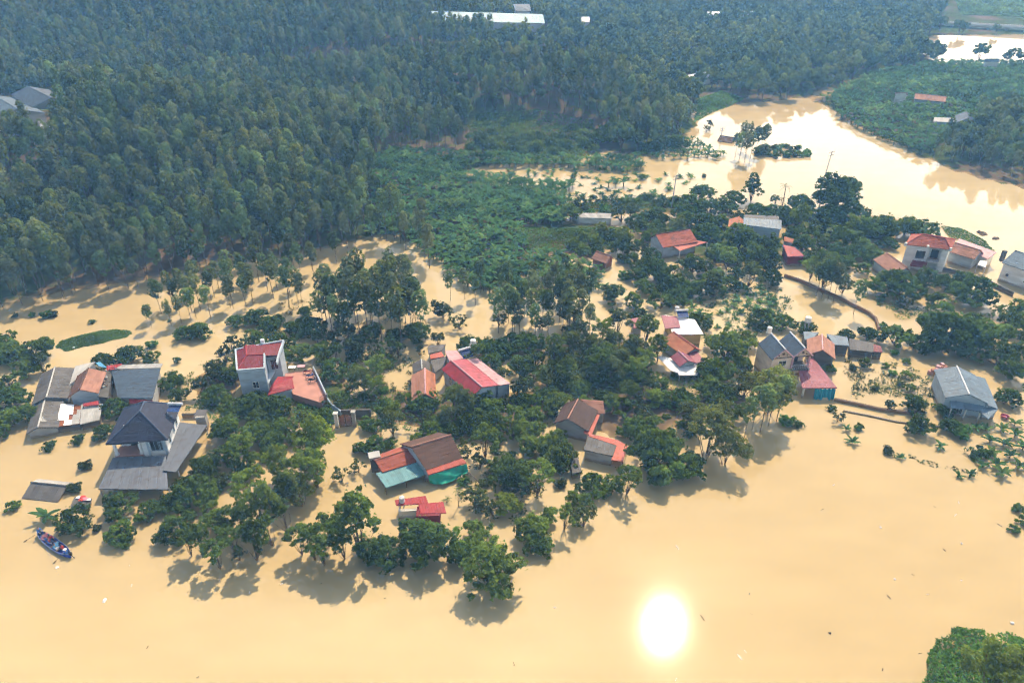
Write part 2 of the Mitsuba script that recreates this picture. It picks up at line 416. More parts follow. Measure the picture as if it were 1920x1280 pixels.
def eucalyptus(kind, seed, h, r, nleaf, size, cb=.5, col='euc', bsdf='foliage', sides=5, sub=3.5, shift=0.0):
    rng = np.random.default_rng(seed)
    nl = 16
    z = rng.uniform(0, 1, nl) ** .75; z[:3] = (.05, .9, 1.0)
    prof = np.clip(1.15 - z ** 2.2, .12, 1) * np.clip(.45 + z * 1.6, 0, 1)
    a = rng.uniform(0, 2 * PI, nl)
    q = r * .62 * prof * rng.uniform(.5, 1.1, nl)
    cen = np.c_[np.cos(a) * q, np.sin(a) * q, h * (cb + (1 - cb) * z * .94)]
    rad = r * rng.uniform(.34, .60, (nl, 1)) * np.array([1, 1, 1.15])
    p, d, kk = on_lobes(rng, cen, rad, nleaf, .6)
    v = leaves(rng, p, d + [0, 0, .5], size, .42, .5)
    tone = .5 + shift + rng.uniform(-.14, .14, nl)[kk] + rng.normal(0, .13, len(p))
    mb = MB()
    b = rng.normal(0, .02 * h, 2)
    mb.tube(np.array([[0, 0, -sub], [b[0] * .3, b[1] * .3, h * .3], [b[0], b[1], h * .62], [b[0] * .6, b[1] * .6, h * .95]]), np.array([.115, .09, .06, .02]) * (h / 11), 'bark_pale', .4, sides)
    if sides > 3:
        limbs(rng, mb, np.array([b[0], b[1], h * .55]), cen[3:8], .03, 'bark_pale', 3, .06)
    model(kind, 'eucalyptus', mb, v, col, tone, r, h * (cb + .25), bsdf)


def banana(kind, seed, nl, L, single=True):
    rng = np.random.default_rng(seed)
    parts, mb = [], MB()
    mb.tube(np.array([[0, 0, -2.5], [0, 0, .6], [.05, .03, 1.35]]), np.array([.16, .13, .08]), 'stem', .5, 6)
    V, FF, tone = [], [], []
    for i in range(nl):
        a = i * 2.4 + rng.uniform(-.4, .4); el = rng.uniform(.5, 1.4); l = L * rng.uniform(.75, 1.1)
        s = np.linspace(0, 1, 6); ang = el - s * rng.uniform(.9, 1.7)
        step = l / 5
        rr = np.concatenate([[0], np.cumsum(np.cos(ang[:-1]) * step)]); zz = 1.25 + np.concatenate([[0], np.cumsum(np.sin(ang[:-1]) * step)])
        w = .27 * np.array([.25, .85, 1, .95, .7, .06]) * L / 1.8
        cx = np.c_[np.cos(a) * rr, np.sin(a) * rr, zz]; side = np.array([-np.sin(a), np.cos(a), 0])
        lf, rt = cx + side * w[:, None] - [0, 0, .05], cx - side * w[:, None] - [0, 0, .05]
        v = np.vstack([lf, cx, rt]); f = []
        for j in range(5):
            for o in (0, 6):
                f += [[o + j, o + j + 1, o + 7 + j], [o + j, o + 7 + j, o + 6 + j]]
        V.append(v); FF.append(np.array(f)); tone.append(rng.uniform(.2, .85))
    col = 'banana' if seed % 3 else 'bananay'

    def lp(vs, fs, ts):
        n = 0; ff = []
        for v, f in zip(vs, fs):
            ff.append(f + n); n += len(v)
        v = np.vstack(vs); uv = np.empty((len(v), 2)); uv[:, 0] = LIDX[col] + .3; uv[:, 1] = np.repeat(ts, [len(x) for x in vs])
        return mikit.ply((v, np.vstack(ff)), 'foliage', uv=uv)
    key = f'banana_model_{len(MODELS.setdefault(kind, [])) + 1:03d}'
    g = {'type': 'shapegroup', 'stem': mb.ply()}
    if single:
        g['crown'] = lp(V, FF, tone)
    else:
        for i in range(nl):
            g['leaf' if i == 0 else f'leaf_{i:03d}'] = lp(V[i:i + 1], FF[i:i + 1], tone[i:i + 1])
    scene[key] = g
    MODELS[kind].append((key, L, 1.5))


def palm(kind, seed, h, L, nf, name='palm'):
    rng = np.random.default_rng(seed)
    mb = MB(); mb.tube(np.array([[0, 0, -3], [0.05, 0, h * .5], [.12, .05, h]]), np.array([.13, .10, .08]), 'bark_pale', .5, 6)
    V = []
    for i in range(nf):
        a = i * 2.4 + rng.uniform(-.2, .2); el = rng.uniform(-.1, 1.25); s = np.linspace(0, 1, 9); ang = el - s * 1.6; step = L / 8
        rr = np.concatenate([[0], np.cumsum(np.cos(ang[:-1]) * step)]); zz = h + np.concatenate([[0], np.cumsum(np.sin(ang[:-1]) * step)])
        side = np.array([-np.sin(a), np.cos(a), 0]); out = np.array([np.cos(a), np.sin(a), 0])
        for j in range(1, 9):
            c = np.array([np.cos(a) * rr[j] + .12, np.sin(a) * rr[j] + .05, zz[j]])
            for sg in (-1, 1):
                tip = c + side * sg * .42 * L / 1.8 * np.sin(PI * (.15 + .8 * s[j])) + out * .12 - [0, 0, .16]
                V += [c - out * .05, c + out * .07, tip]
    V = np.array(V)
    model(kind, name, mb, V, 'palm', rng.uniform(.3, .8, len(V) // 3), L, h)


for s in range(6):
    broadleaf('d', 'dense_tree', 10 + s, 3.0, .80, 30 + 3 * s, 4600, .30, 'dark', lobe=.31, thin=.14, low=.62)
for s in range(4):
    broadleaf('t', 'tall_tree', 40 + s, 3.0, 1.0, 30, 3600, .34, 'mid', lobe=.27, spread=.8, thin=.40, c0=2.4, tr=.05)
for s in range(5):
    broadleaf('m', 'leafy_tree', 30 + s, 3.0, .85, 26 + 2 * s, 3800, .32, 'mid', lobe=.29, spread=.8, thin=.30, low=.62)
broadleaf('ml', 'bright_tree', 48, 3.0, .9, 30, 3800, .32, 'light', lobe=.29, spread=.8, thin=.28, low=.6)
for s in range(4):
    broadleaf('s', 'sparse_tree', 50 + s, 3.0, .85, 26, 2300, .30, 'sparse', lobe=.30, spread=1.0, thin=.40, c0=1.25, tr=.055, low=.5)
for s in range(4):
    broadleaf('l', 'feathery_tree', 70 + s, 2.6, 1.5, 30, 4600, .24, 'light' if s % 2 else 'feather', lobe=.33, spread=.9, c0=1.8, tr=.06)
for s in range(3):
    broadleaf('a', 'acacia_tree', 80 + s, 3.2, .95, 30, 5000, .24, 'feather', lobe=.30, spread=1.0, thin=.25, c0=2.2, tr=.04)
for s in range(4):
    broadleaf('b', 'shrub', 90 + s, 1.2, .8, 12, 700, .26, ['mid', 'weed', 'sparse', 'dark'][s], lobe=.42, spread=.9, thin=.2, c0=.6, per=12, tuft=.22)
for s in range(2):
    broadleaf('c', 'columnar_tree', 100 + s, 1.9, 2.0, 26, 4200, .24, 'light' if s == 0 else 'dark', lobe=.42, c0=2.0, spread=.7)
for s in range(2):
    broadleaf('bamboo', 'bamboo_clump', 110 + s, 3.2, 1.25, 34, 4600, .34, 'bamboo', lobe=.26, spread=1.0, thin=.3, c0=1.2, tr=.02)
EC = ['euc', 'euc2', 'euc', 'euc2', 'euc', 'feather', 'euc2', 'euc']
for s in range(8):
    eucalyptus('e', 120 + s, 8.8 + 1.3 * (s % 3), 1.5 + .14 * (s % 2), 360, .40, .68 + .02 * (s % 3), EC[s], shift=(-.26, .05, .22, -.05, -.12, .0, .24, .1)[s])
for s in range(6):
    eucalyptus('et', 140 + s, 10.6, .80, 58 if s < 3 else 24, .31, .80, 'euc2' if s % 2 else 'euc', shift=.1)
for s in range(6):
    eucalyptus('ef', 150 + s, 9.5 + s * .5, 1.95, 230, .66, .63, EC[s], sides=3, shift=(-.26, .05, .22, .0, -.12, -.05)[s])
for s in range(4):
    broadleaf('df', 'forest_tree', 160 + s, 3.0, .85, 14, 420, .85, 'far', lobe=.42, c0=1.5, tr=.06, per=9, tuft=.24)
for s in range(2):
    broadleaf('lf', 'pale_forest_tree', 170 + s, 2.6, 1.35, 16, 380, .75, 'feather', lobe=.42, c0=1.9, tr=.06, per=9, tuft=.24)
for s in range(5):
    banana('bn', 180 + s, 8, 1.8, True)
for s in range(4):
    banana('bl', 190 + s, 8, 1.9, False)
palm('areca', 200, 5.5, 1.7, 9)
palm('areca', 201, 1.2, 1.5, 10)


def inst(key, mod, x, y, z, s, rot, sz=None, tilt=0.0):
    m = T().translate([float(x), float(y), float(z)]).rotate([0, 0, 1], math.degrees(rot))
    if tilt:
        m = m.rotate([1, 0, 0], tilt)
    scene[key] = {'type': 'instance', 'to_world': m.scale([s, s, s if sz is None else sz]), 'model': {'type': 'ref', 'id': mod}}




def free(x, y, r=0.0):
    p = Point(x, y)
    return not any(c.distance(p) < r for c in CLEAR)
# ---------------------------------------------------------------- building kit
hrng = np.random.default_rng(5)
CLEARPX = []     # outlines of roofs as the photograph shows them
CLEAR = []       # footprints where no filler vegetation stands


def V(*a):
    return np.array(a, float)


def WG(px, py, dz=0.0):
    """like W, at dz above the ground (or water) there"""
    z = dz
    for _ in range(12):
        p = W(px, py, z)
        z = .5 * z + .5 * (max(0.0, float(ground([p[0]], [p[1]])[0])) + dz)
    return W(px, py, z)


def thing(name, label, cat, group=None):
    return tag(uniq(name), label, cat, group)


def lerp(a, b, t):
    return a + (b - a) * t


def sheet_panel(mb, a, b, c, d, col, tone, ribs=3, rise=.035, th=.02):
    """one ribbed sheet: a b its upper edge, d c its lower edge"""
    n = np.cross(b - a, d - a); n /= np.linalg.norm(n); n = n if n[2] > 0 else -n
    t, h = [0.0], [0.0]
    for r in range(ribs):
        m = (r + .5) / ribs; w = .22 / ribs
        t += [m - w, m - w * .5, m + w * .5, m + w]; h += [0, rise, rise, 0]
    t.append(1.0); h.append(0.0)
    t, h = np.array(t)[:, None], np.array(h)[:, None]
    up, lo = a + (b - a) * t + n * h, d + (c - d) * t + n * h
    k = len(t)
    v = np.vstack([up, lo, [a - n * th, b - n * th, c - n * th, d - n * th]])
    i = np.arange(k - 1)
    f = np.vstack([np.c_[i, i + k, i + k + 1], np.c_[i, i + k + 1, i + 1], [[2 * k, 2 * k + 1, 2 * k + 2], [2 * k, 2 * k + 2, 2 * k + 3], [k, 2 * k + 3, 2 * k + 2], [k, 2 * k + 2, 2 * k - 1]]])
    mb.add(v, f, col, tone)


def tile_courses(mb, a, b, c, d, col, pitch=.30, seg=1.1, sag=.06):
    """courses of tiles as overlapping steps, broken into uneven runs"""
    n = np.cross(b - a, d - a); n /= np.linalg.norm(n); n = n if n[2] > 0 else -n
    rows = max(2, round(np.linalg.norm((d + c - a - b) / 2) / pitch)); cols = max(1, round(np.linalg.norm((b + c - a - d) / 2) / seg))
    hz = hrng.normal(0, .012, (rows + 1, cols + 1))
    V_, F_, k = [], [], 0
    for r in range(rows):
        for q in range(cols):
            s0, s1 = q / cols, (q + 1) / cols
            v0, v1 = r / rows, min(1.0, (r + 1.18) / rows)
            P = lambda s, v, e: lerp(lerp(a, b, s), lerp(d, c, s), v) + n * e - V(0, 0, sag * 4 * s * (1 - s) * math.sin(PI * v))
            z = hz[r, q]
            mb.add([P(s0, v0, .0 + z), P(s1, v0, .0 + z), P(s1, v1, .055 + z), P(s0, v1, .055 + z), P(s0, v1, -.01), P(s1, v1, -.01)], [[0, 1, 2, 3], [3, 2, 5, 4]], col, hrng.uniform(.15, .85))


def roof(h, slopes, kind='sheet', col='fibro', ridges=(), rcol=None, name='roof', pw=1.05, rows=1, th=.10, label=None, ribs=3, fine=True, cols=None, clear=True, rise=None):
    """slopes: (a, b, c, d) with a b the upper and d c the lower edge. The base is one part; its sheets are sub-parts, its tiles one stuff sub-part."""
    base = MB()
    for s in slopes:
        s = [np.asarray(q, float) - [0, 0, .03] for q in s]
        base.slab(*s, th, col if kind != 'bare' else col, .45)
        if clear:
            CLEAR.append(Polygon([q[:2] for q in s]).buffer(0)); CLEARPX.append((Polygon(proj(np.array(s))).buffer(0), float(depth(np.array(s)).min())))
    key = base.put(f'{h}__{name}', 'sheet_metal' if kind == 'sheet' else 'weathered')
    if label:
        tag(key, label)
    many = MB(); used = False
    for si, s in enumerate(slopes):
        a, b, c, d = [np.asarray(q, float) for q in s]
        cc = cols[si] if cols else col
        if kind == 'tile':
            tile_courses(many, a, b, c, d, cc); used = True
        elif kind in ('sheet', 'fibro'):
            n = max(1, round((np.linalg.norm(b - a) + np.linalg.norm(c - d)) / 2 / pw))
            for r in range(rows):
                for i in range(n):
                    u0, u1 = i / n, (i + 1) / n - .004
                    v0, v1 = r / rows, min(1.0, (r + 1.06) / rows)
                    up = np.array([0, 0, .012 * (r % 2) + hrng.uniform(0, .02) + .015 * r * 0])
                    e = hrng.normal(0, .01 if kind == 'sheet' else .03)
                    g = [lerp(lerp(a, b, u0), lerp(d, c, u0), v0) + up, lerp(lerp(a, b, u1), lerp(d, c, u1), v0) + up, lerp(lerp(a, b, u1), lerp(d, c, u1), v1 + e / 4) + up + [0, 0, .025 * (rows > 1)], lerp(lerp(a, b, u0), lerp(d, c, u0), v1 + e / 4) + up + [0, 0, .025 * (rows > 1)]]
                    m = MB() if fine else many
                    sheet_panel(m, *g, cc, np.clip(hrng.normal(.5, .13 if kind == 'sheet' else .3), 0, 1), ribs, rise or (.026 if kind == 'sheet' else .03))
                    if fine:
                        m.put(f'{key}__panel', 'sheet_metal' if kind == 'sheet' else 'weathered')
                    else:
                        used = True
    if used:
        k = many.put(f'{key}__{"tiles" if kind == "tile" else "sheeting"}', 'sheet_metal' if kind == 'sheet' else 'weathered')
        tag(k, None, None, None, 'stuff')
    for r in ridges:
        m = MB(); p = np.array(r[:2], float) + [0, 0, .06]
        m.bar(p[0], p[1], r[2] if len(r) > 2 else .13, rcol or col, .7, 6)
        m.put(f'{key}__ridge_cap')
    return key


def walls(h, pts, z1, col, z0=-1.6, name='wall', tone=.5):
    m = MB(); m.prism(pts, z0, z1, col, tone)
    return m.put(f'{h}__{name}')


def gable(h, A, B, wl, wr, drop, kind='tile', col='tile_brown', colr=None, over=.35, wall='grey_wall', rcol=None, dropr=None, pw=1.05, rows=1, fine=True, z0=-1.6, ribs=3, name='roof', wname='wall', inset=.3):
    """ridge from A to B; wl, wr: half widths to the left and right when looking from A to B"""
    A, B = np.asarray(A, float), np.asarray(B, float)
    d = (B - A)[:2]; d /= np.linalg.norm(d); s = V(-d[1], d[0], 0)
    dropr = drop if dropr is None else dropr
    dn, dnr = V(0, 0, drop), V(0, 0, dropr)
    LA, LB, RA, RB = A - s * wl - dn, B - s * wl - dn, A + s * wr - dnr, B + s * wr - dnr
    # s points to the left of A->B for a right-handed z-up frame, so "left" is +s
    LA, LB, RA, RB = A + s * wl - dn, B + s * wl - dn, A - s * wr - dnr, B - s * wr - dnr
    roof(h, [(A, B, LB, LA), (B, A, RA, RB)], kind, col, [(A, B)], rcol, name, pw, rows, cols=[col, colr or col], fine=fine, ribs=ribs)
    if wall:
        D = V(d[0], d[1], 0); i = inset
        a, b = A + D * over, B - D * over
        fl, fr = 1 - i / wl, 1 - i / wr
        prof = lambda q: [q + s * wl * fl - [0, 0, drop * fl + .16], q - [0, 0, .16], q - s * wr * fr - [0, 0, dropr * fr + .16]]
        m = MB(); pa, pb = prof(a), prof(b)
        lo = lambda q: V(q[0], q[1], z0)
        v = [lo(pa[0]), pa[0], pa[1], pa[2], lo(pa[2]), lo(pb[0]), pb[0], pb[1], pb[2], lo(pb[2])]
        m.add(v, [[0, 5, 6, 1], [1, 6, 7, 2], [2, 7, 8, 3], [3, 8, 9, 4], [0, 4, 9, 5]], wall)
        m.add(v, [[0, 1, 2], [0, 2, 3], [0, 3, 4], [5, 7, 6], [5, 8, 7], [5, 9, 8]], wall)
        m.put(f'{h}__{wname}')
    return dict(LA=LA, LB=LB, RA=RA, RB=RB, s=s, d=V(d[0], d[1], 0))


def under(h, quad, col, inset=.25, z0=-1.6, gap=.16, name='wall'):
    """walls below a roof quad"""
    q = np.array(quad, float); c = q.mean(0)
    p = q + (c - q) * np.minimum(.9, inset / np.linalg.norm((q - c)[:, :2], axis=1))[:, None]
    return walls(h, p, p[:, 2] - gap, col, z0, name)


def posts(h, pts, z1, col='offwhite', r=.09, z0=-1.6):
    for p in pts:
        m = MB(); m.box((p[0], p[1], z0), (2 * r, 2 * r, z1 - z0), 0.2, col); m.put(f'{h}__post')


def window(h, p, along, w, hgt, frame='white', name='window', bars=1, glass=True):
    """p: lower left corner on the wall seen from outside; along: to the right"""
    a = V(along[0], along[1], 0); a /= np.linalg.norm(a); o = V(a[1], -a[0], 0); u = V(0, 0, 1)
    m = MB()

    def blk(x0, x1, y0, y1, dep, c):
        q = [p + a * x + u * y + o * e for e in (0, dep) for x, y in ((x0, y0), (x1, y0), (x1, y1), (x0, y1))]
        m.add(q, [[4, 5, 6, 7], [0, 1, 5, 4], [1, 2, 6, 5], [2, 3, 7, 6], [3, 0, 4, 7]], c)
    t = .09
    blk(-t, w + t, -t, 0, .10, frame); blk(-t, w + t, hgt, hgt + t, .08, frame); blk(-t, 0, 0, hgt, .07, frame); blk(w, w + t, 0, hgt, .07, frame)
    for i in range(1, bars + 1):
        x = w * i / (bars + 1); blk(x - .03, x + .03, 0, hgt, .06, frame)
    key = m.put(f'{h}__{name}')
    m = MB(); blk(0, w, 0, hgt, .025, 'black'); m.put(f'{key}__pane', 'dark_glass' if glass else 'weathered')
    return key


def tank(label, p, r, hgt, stand=0.0, col='steel', group=None):
    h = thing('water_tank', label, 'water tank', group)
    m = MB(); mm = trimesh.creation.cylinder(radius=r, height=hgt, sections=20); mm.apply_translation([p[0], p[1], p[2] + stand + hgt / 2 + .05]); m.mesh(mm, col)
    for k in range(3):
        q = trimesh.creation.cylinder(radius=r * 1.03, height=.05, sections=20); q.apply_translation([p[0], p[1], p[2] + stand + hgt * (.25 + .25 * k)]); m.mesh(q, col, .3)
    m.put(f'{h}__drum', 'sheet_metal', 40)
    m = MB(); c = trimesh.creation.cone(radius=r * .98, height=r * .5, sections=20); c.apply_translation([p[0], p[1], p[2] + stand + hgt + .05]); m.mesh(c, col, .8); m.put(f'{h}__lid', 'sheet_metal', 40)
    m = MB()
    if stand > .3:
        for a in range(4):
            x, y = math.cos(a * PI / 2 + .6) * r * .8, math.sin(a * PI / 2 + .6) * r * .8
            m.bar((p[0] + x, p[1] + y, p[2]), (p[0] + x, p[1] + y, p[2] + stand + .05), .06, 'concrete')
        m.box((p[0], p[1], p[2] + stand - .08), (2.1 * r, 2.1 * r, .12), .6, 'concrete')
    else:
        m.box((p[0], p[1], p[2]), (1.7 * r, 1.7 * r, stand + .05), .6, 'concrete')
    m.put(f'{h}__stand')
    return h


def solar(label, p, rot, w=2.0, l=1.7, rise=.8):
    h = thing('solar_water_heater', label, 'solar heater')
    c, s = math.cos(rot), math.sin(rot)
    Q = lambda x, y, z: V(p[0] + x * c - y * s, p[1] + x * s + y * c, p[2] + z)
    m = MB(); m.slab(Q(-w / 2, l / 2, rise), Q(w / 2, l / 2, rise), Q(w / 2, -l / 2, .12), Q(-w / 2, -l / 2, .12), .06, 'blue'); key = m.put(f'{h}__collector', 'sheet_metal')
    for k in range(10):
        x = -w / 2 + w * (k + .5) / 10
        m = MB(); m.bar(Q(x, l / 2 - .05, rise + .03), Q(x, -l / 2 + .05, .15), .035, 'navy', .5, 5); m.put(f'{key}__tube', 'sheet_metal')
    m = MB(); m.bar(Q(-w / 2 - .2, l / 2 + .1, rise + .22), Q(w / 2 + .2, l / 2 + .1, rise + .22), .23, 'steel', .8, 12); m.put(f'{h}__tank', 'sheet_metal', 40)
    m = MB()
    for x in (-w / 2 + .1, w / 2 - .1):
        m.bar(Q(x, l / 2, -.4), Q(x, l / 2, rise), .03, 'steel'); m.bar(Q(x, -l / 2, -.4), Q(x, -l / 2, .12), .03, 'steel')
    m.put(f'{h}__frame')


# ---------------------------------------------------------------- grey barns at the left
h = thing('barn', 'long grey fibre-cement gabled barn, the upper of two in line at far left', 'barn')
gable(h, W(103, 688, 2.7), W(87, 745, 2.7), 3.1, 2.5, .95, 'fibro', 'fibro', rcol='fibro_light', rows=2, wall='grey_wall')
h = thing('barn', 'lower grey gabled barn nearer the camera, pale torn sheets on its right slope', 'barn')
gable(h, W(85, 747, 2.2), W(71, 801, 2.2), 2.7, 1.9, .8, 'fibro', 'fibro', 'fibro', rcol='fibro_light', rows=2, wall='grey_wall')
m = MB(); q = [W(80, 757, 2.05), W(96, 758, 1.75), W(97, 792, 1.6), W(76, 790, 2.1)]
m.slab(*[a + V(0, 0, .12) for a in q], .02, 'fibro_light', .55); m.put(f'{h}__torn_sheet')
h = thing('shed', 'low shed with patchwork roof of white and rusty sheets between the barns', 'shed')
a, b, c, d = W(114, 757, 1.7), W(152, 759, 1.7), W(149, 794, 1.35), W(104, 800, 1.35)
roof(h, [(a, b, c, d)], 'bare', 'rust', th=.08); under(h, [a, b, c, d], 'dark_wall', .2)
for i in range(6):
    for j in range(4):
        if (i, j) in ((0, 3), (1, 3), (3, 2), (4, 1), (3, 3), (5, 0), (2, 2)) and (i + j) % 2:
            continue
        f = lambda u, v: lerp(lerp(a, b, u), lerp(d, c, u), v) + V(0, 0, .02 + .012 * ((i + j) % 3))
        m = MB(); sheet_panel(m, f(i / 6, j / 4), f((i + 1) / 6, j / 4), f((i + 1) / 6, (j + 1) / 4), f(i / 6, (j + 1) / 4), 'rust' if (i, j) in ((1, 3), (3, 2), (4, 1), (5, 0), (4, 0)) else ('whitesheet' if i < 4 else 'fibro_light'), hrng.uniform(.2, .8), 2)
        m.put(f'{h}__roof__panel')
h = thing('shed', 'shed with weathered beige corrugated roof, right of the patchwork shed', 'shed')
q = [W(152, 758, 1.75), W(193, 757, 1.75), W(186, 787, 1.4), W(150, 795, 1.4)]
roof(h, [q], 'fibro', 'fibro_light', ribs=4); under(h, q, 'dark_wall', .2)
h = thing('tiled_cottage', 'small brown-tiled gabled cottage standing among the grey barns', 'house')
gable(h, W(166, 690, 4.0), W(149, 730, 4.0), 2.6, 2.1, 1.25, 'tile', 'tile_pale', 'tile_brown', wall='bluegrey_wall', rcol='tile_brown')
h = thing('terrace_block', 'dark flat concrete terrace with rubble beside the brown cottage', 'building')
q = [W(192, 695, 2.0), W(210, 698, 2.0), W(202, 745, 2.0), W(177, 742, 2.0)]
roof(h, [q], 'bare', 'dark_wall'); under(h, q, 'dark_wall', .1)
m = MB()
for k in range(14):
    p = lerp(lerp(q[0], q[1], hrng.random()), lerp(q[3], q[2], hrng.random()), hrng.random()); m.box((p[0], p[1], 1.97), hrng.uniform(.15, .5, 3), hrng.random() * 3, ['concrete', 'fibro_light', 'rust', 'wood'][k % 4])
tag(m.put(f'{h}__rubble'), None, None, None, 'stuff')
for k in range(2):
    m = MB(); p = W(203 + 12 * k, 722 - 26 * k, 2.0); t = np.linspace(0, PI, 9); m.tube(np.c_[p[0] + np.cos(t) * 1.0, p[1] + t * 0, p[2] + np.sin(t) * .8], np.full(9, .06), 'black', .5, 5); m.put(f'{h}__arch')
h = thing('shed', 'grey-white sheet roof propped behind the brown cottage', 'shed')
q = [W(141, 686, 2.5), W(179, 678, 2.5), W(166, 691, 2.2), W(130, 722, 2.0)]
roof(h, [q], 'fibro', 'fibro_light', rows=2); under(h, q, 'grey_wall', .3)
h = thing('shed', 'little red metal roof wedged between the cottage and the slate-blue barn', 'shed')
q = [W(200, 686, 2.3), W(229, 681, 2.5), W(226, 691, 2.3), W(200, 694, 2.1)]
roof(h, [q], 'sheet', 'red'); under(h, q, 'grey_wall', .2)
h = thing('tarpaulin', 'pale blue sheet spread on the roofs behind the brown cottage', 'tarpaulin')
g = np.linspace(0, 1, 7); a, b, c, d = W(180, 680, 2.75), W(188, 679, 2.75), W(201, 690, 2.6), W(186, 687, 2.6)
vv = np.array([[lerp(lerp(a, b, x), lerp(d, c, x), y) + V(0, 0, hrng.uniform(0, .15)) for x in g] for y in g]).reshape(-1, 3)
ff = [[i * 7 + j, i * 7 + j + 1, i * 7 + j + 8, i * 7 + j + 7] for i in range(6) for j in range(6)]
m = MB(); m.add(vv, ff, 'shirt_light', .9); scene[h] = m.ply('weathered', True)
h = thing('barn', 'wide slate-blue sheet-metal roofed barn beside the brown cottage', 'barn')
a, b, c, d = W(301, 690, 3.2), W(286, 746, 3.2), W(221, 746, 2.3), W(209, 694, 2.3)
roof(h, [(a, b, c, d)], 'sheet', 'slate', pw=.75); under(h, [a, b, c, d], 'grey_wall', .35)
q = [W(228, 684, 2.55), W(305, 681, 3.4), a + V(0, .05, .03), d + V(.6, .05, .25)]
roof(h, [q], 'fibro', 'fibro_light', name='rear_roof', ribs=4)
q = [c + V(1.9, -.1, .0), b + V(0, -.1, -.5), W(285, 752, 2.3), W(243, 756, 1.9)]
roof(h, [q], 'sheet', 'red', name='awning')
h = thing('awning', 'short red metal awning over the patchwork shed', 'awning')
q = [W(156, 756, 2.3), W(184, 751, 2.3), W(185, 758, 2.1), W(156, 761, 2.1)]
roof(h, [q], 'sheet', 'red')
posts(h, [q[2], q[3]], 2.05, 'wood', .05)

# ---------------------------------------------------------------- navy tiled villa
h = thing('villa', 'white villa with dark navy hipped roof and grey flat canopies', 'house')
NZ = 5.1
FL, FR, BR = W(199, 832, NZ), W(314, 824, NZ), W(339, 759, NZ)
BL = FL + BR - FR
R1, R2 = W(271, 752.5, 7.9), W(262.5, 771, 7.9)
roof(h, [(R1, R2, FR, BR), (R2, R1, BL, FL), (R2, R2 + V(.01, 0, 0), FR, FL), (R1 + V(.01, 0, 0), R1, BL, BR)], 'tile', 'navy', [(R1, R2, .12), (R2, FR, .11), (R2, FL, .11), (R1, BR, .11), (R1, BL, .11)], 'navy_light')
X = (FR - FL) / np.linalg.norm(FR - FL); Y = (BR - FR) / np.linalg.norm(BR - FR)
LX, LY = np.linalg.norm(FR - FL), np.linalg.norm(BR - FR)
Q = lambda x, y, z=0: V(*(FL + X * x + Y * y)[:2], z)
walls(h, [Q(4.6, .7), Q(LX - .6, .7), Q(LX - .6, LY - .6), Q(.6, LY - .6), Q(.6, 3.0), Q(4.6, 3.0)], NZ - .05, 'white')
m = MB(); m.prism([Q(.4, .5), Q(4.5, .5), Q(4.5, 2.95), Q(.4, 2.95)], 2.0, 2.25, 'terrace'); m.put(f'{h}__porch_floor')
for x, y in ((.65, .8), (4.3, .8)):
    m = MB(); p = Q(x, y); m.box((p[0], p[1], 2.25), (.36, .36, NZ - 2.3), .1, 'white'); m.box((p[0], p[1], 2.25), (.5, .5, .3), .1, 'offwhite'); m.box((p[0], p[1], NZ - .5), (.5, .5, .25), .1, 'offwhite'); m.put(f'{h}__column')
pk = W(232.5, 798, 6.3)
roof(h, [(pk, pk + V(.01, 0, 0), W(260, 830, 4.75), W(198, 833, 4.75)), (pk + V(0, 2.2, 0), pk, W(198, 833, 4.75), FL + Y * 2.2)], 'tile', 'navy', name='porch_roof', clear=False)
m = MB(); m.bar(pk + V(0, 0, .1), W(261, 829, 4.95), .15, 'offwhite', .8, 6); m.put(f'{h}__barge_board')
window(h, Q(5.9, .7, 2.75), X, 1.7, 1.75, 'bluegrey_wall', bars=2)
window(h, Q(8.2 if LX > 9 else LX - 1.6, .7, 2.75), X, .45, 1.5, 'bluegrey_wall', bars=0)
for y in (2.0, 4.6, 6.4):
    window(h, Q(LX - .6, y, 2.9), Y, .6, 1.3, 'bluegrey_wall', bars=0)
k = window(h, Q(2.2, 3.0, 2.3), X, 1.5, 2.1, 'wood', 'door', 1)
for x in (5.5, 8.0):
    m = MB(); p = Q(x, .66); m.box((p[0], p[1], .0), (.3, .16, NZ - .1), math.atan2(X[1], X[0]), 'bluegrey_wall'); m.put(f'{h}__pilaster')
q = [W(212, 857, 2.1), W(311, 854, 2.1), W(315, 917, 1.9), W(184, 916, 1.9)]
roof(h, [q], 'sheet', 'canopy', name='front_canopy', pw=1.3, ribs=2, rise=.010)
q2 = [W(337, 791, 2.35), W(388, 797, 2.35), W(330, 884, 2.2), W(305, 882, 2.25)]
roof(h, [q2], 'sheet', 'canopy', name='side_canopy', pw=1.3, ribs=2, rise=.010)
posts(h, [lerp(q[3], q[0], .06), lerp(q[3], q[2], .5) + V(0, .3, 0), lerp(q[2], q[1], .06), lerp(q2[2], q2[1], .05), lerp(q2[1], q2[0], .05)], 1.8, 'steel', .05)
solar('blue solar water heater on the right slope of the navy villa roof', W(327, 768, 6.55), math.atan2(X[1], X[0]) - .15, 1.9, 1.2, .45)
h = thing('chimney_block', 'pale concrete block with sloped grey cap right of the navy villa', 'building')
p = W(381, 795, .8); m = MB(); m.box((p[0], p[1], -1.6), (1.5, 1.6, 4.4), .2, 'concrete'); m.put(f'{h}__wall')
a = W(374, 773, 3.0); roof(h, [(p + V(-.9, .9, 2.4), p + V(.9, .9, 2.4), p + V(.9, -.9, 1.9), p + V(-.9, -.9, 1.9))], 'bare', 'fibro')
h = thing('boundary_wall', 'low dark brick wall right of the navy villa, behind its side canopy', 'wall')
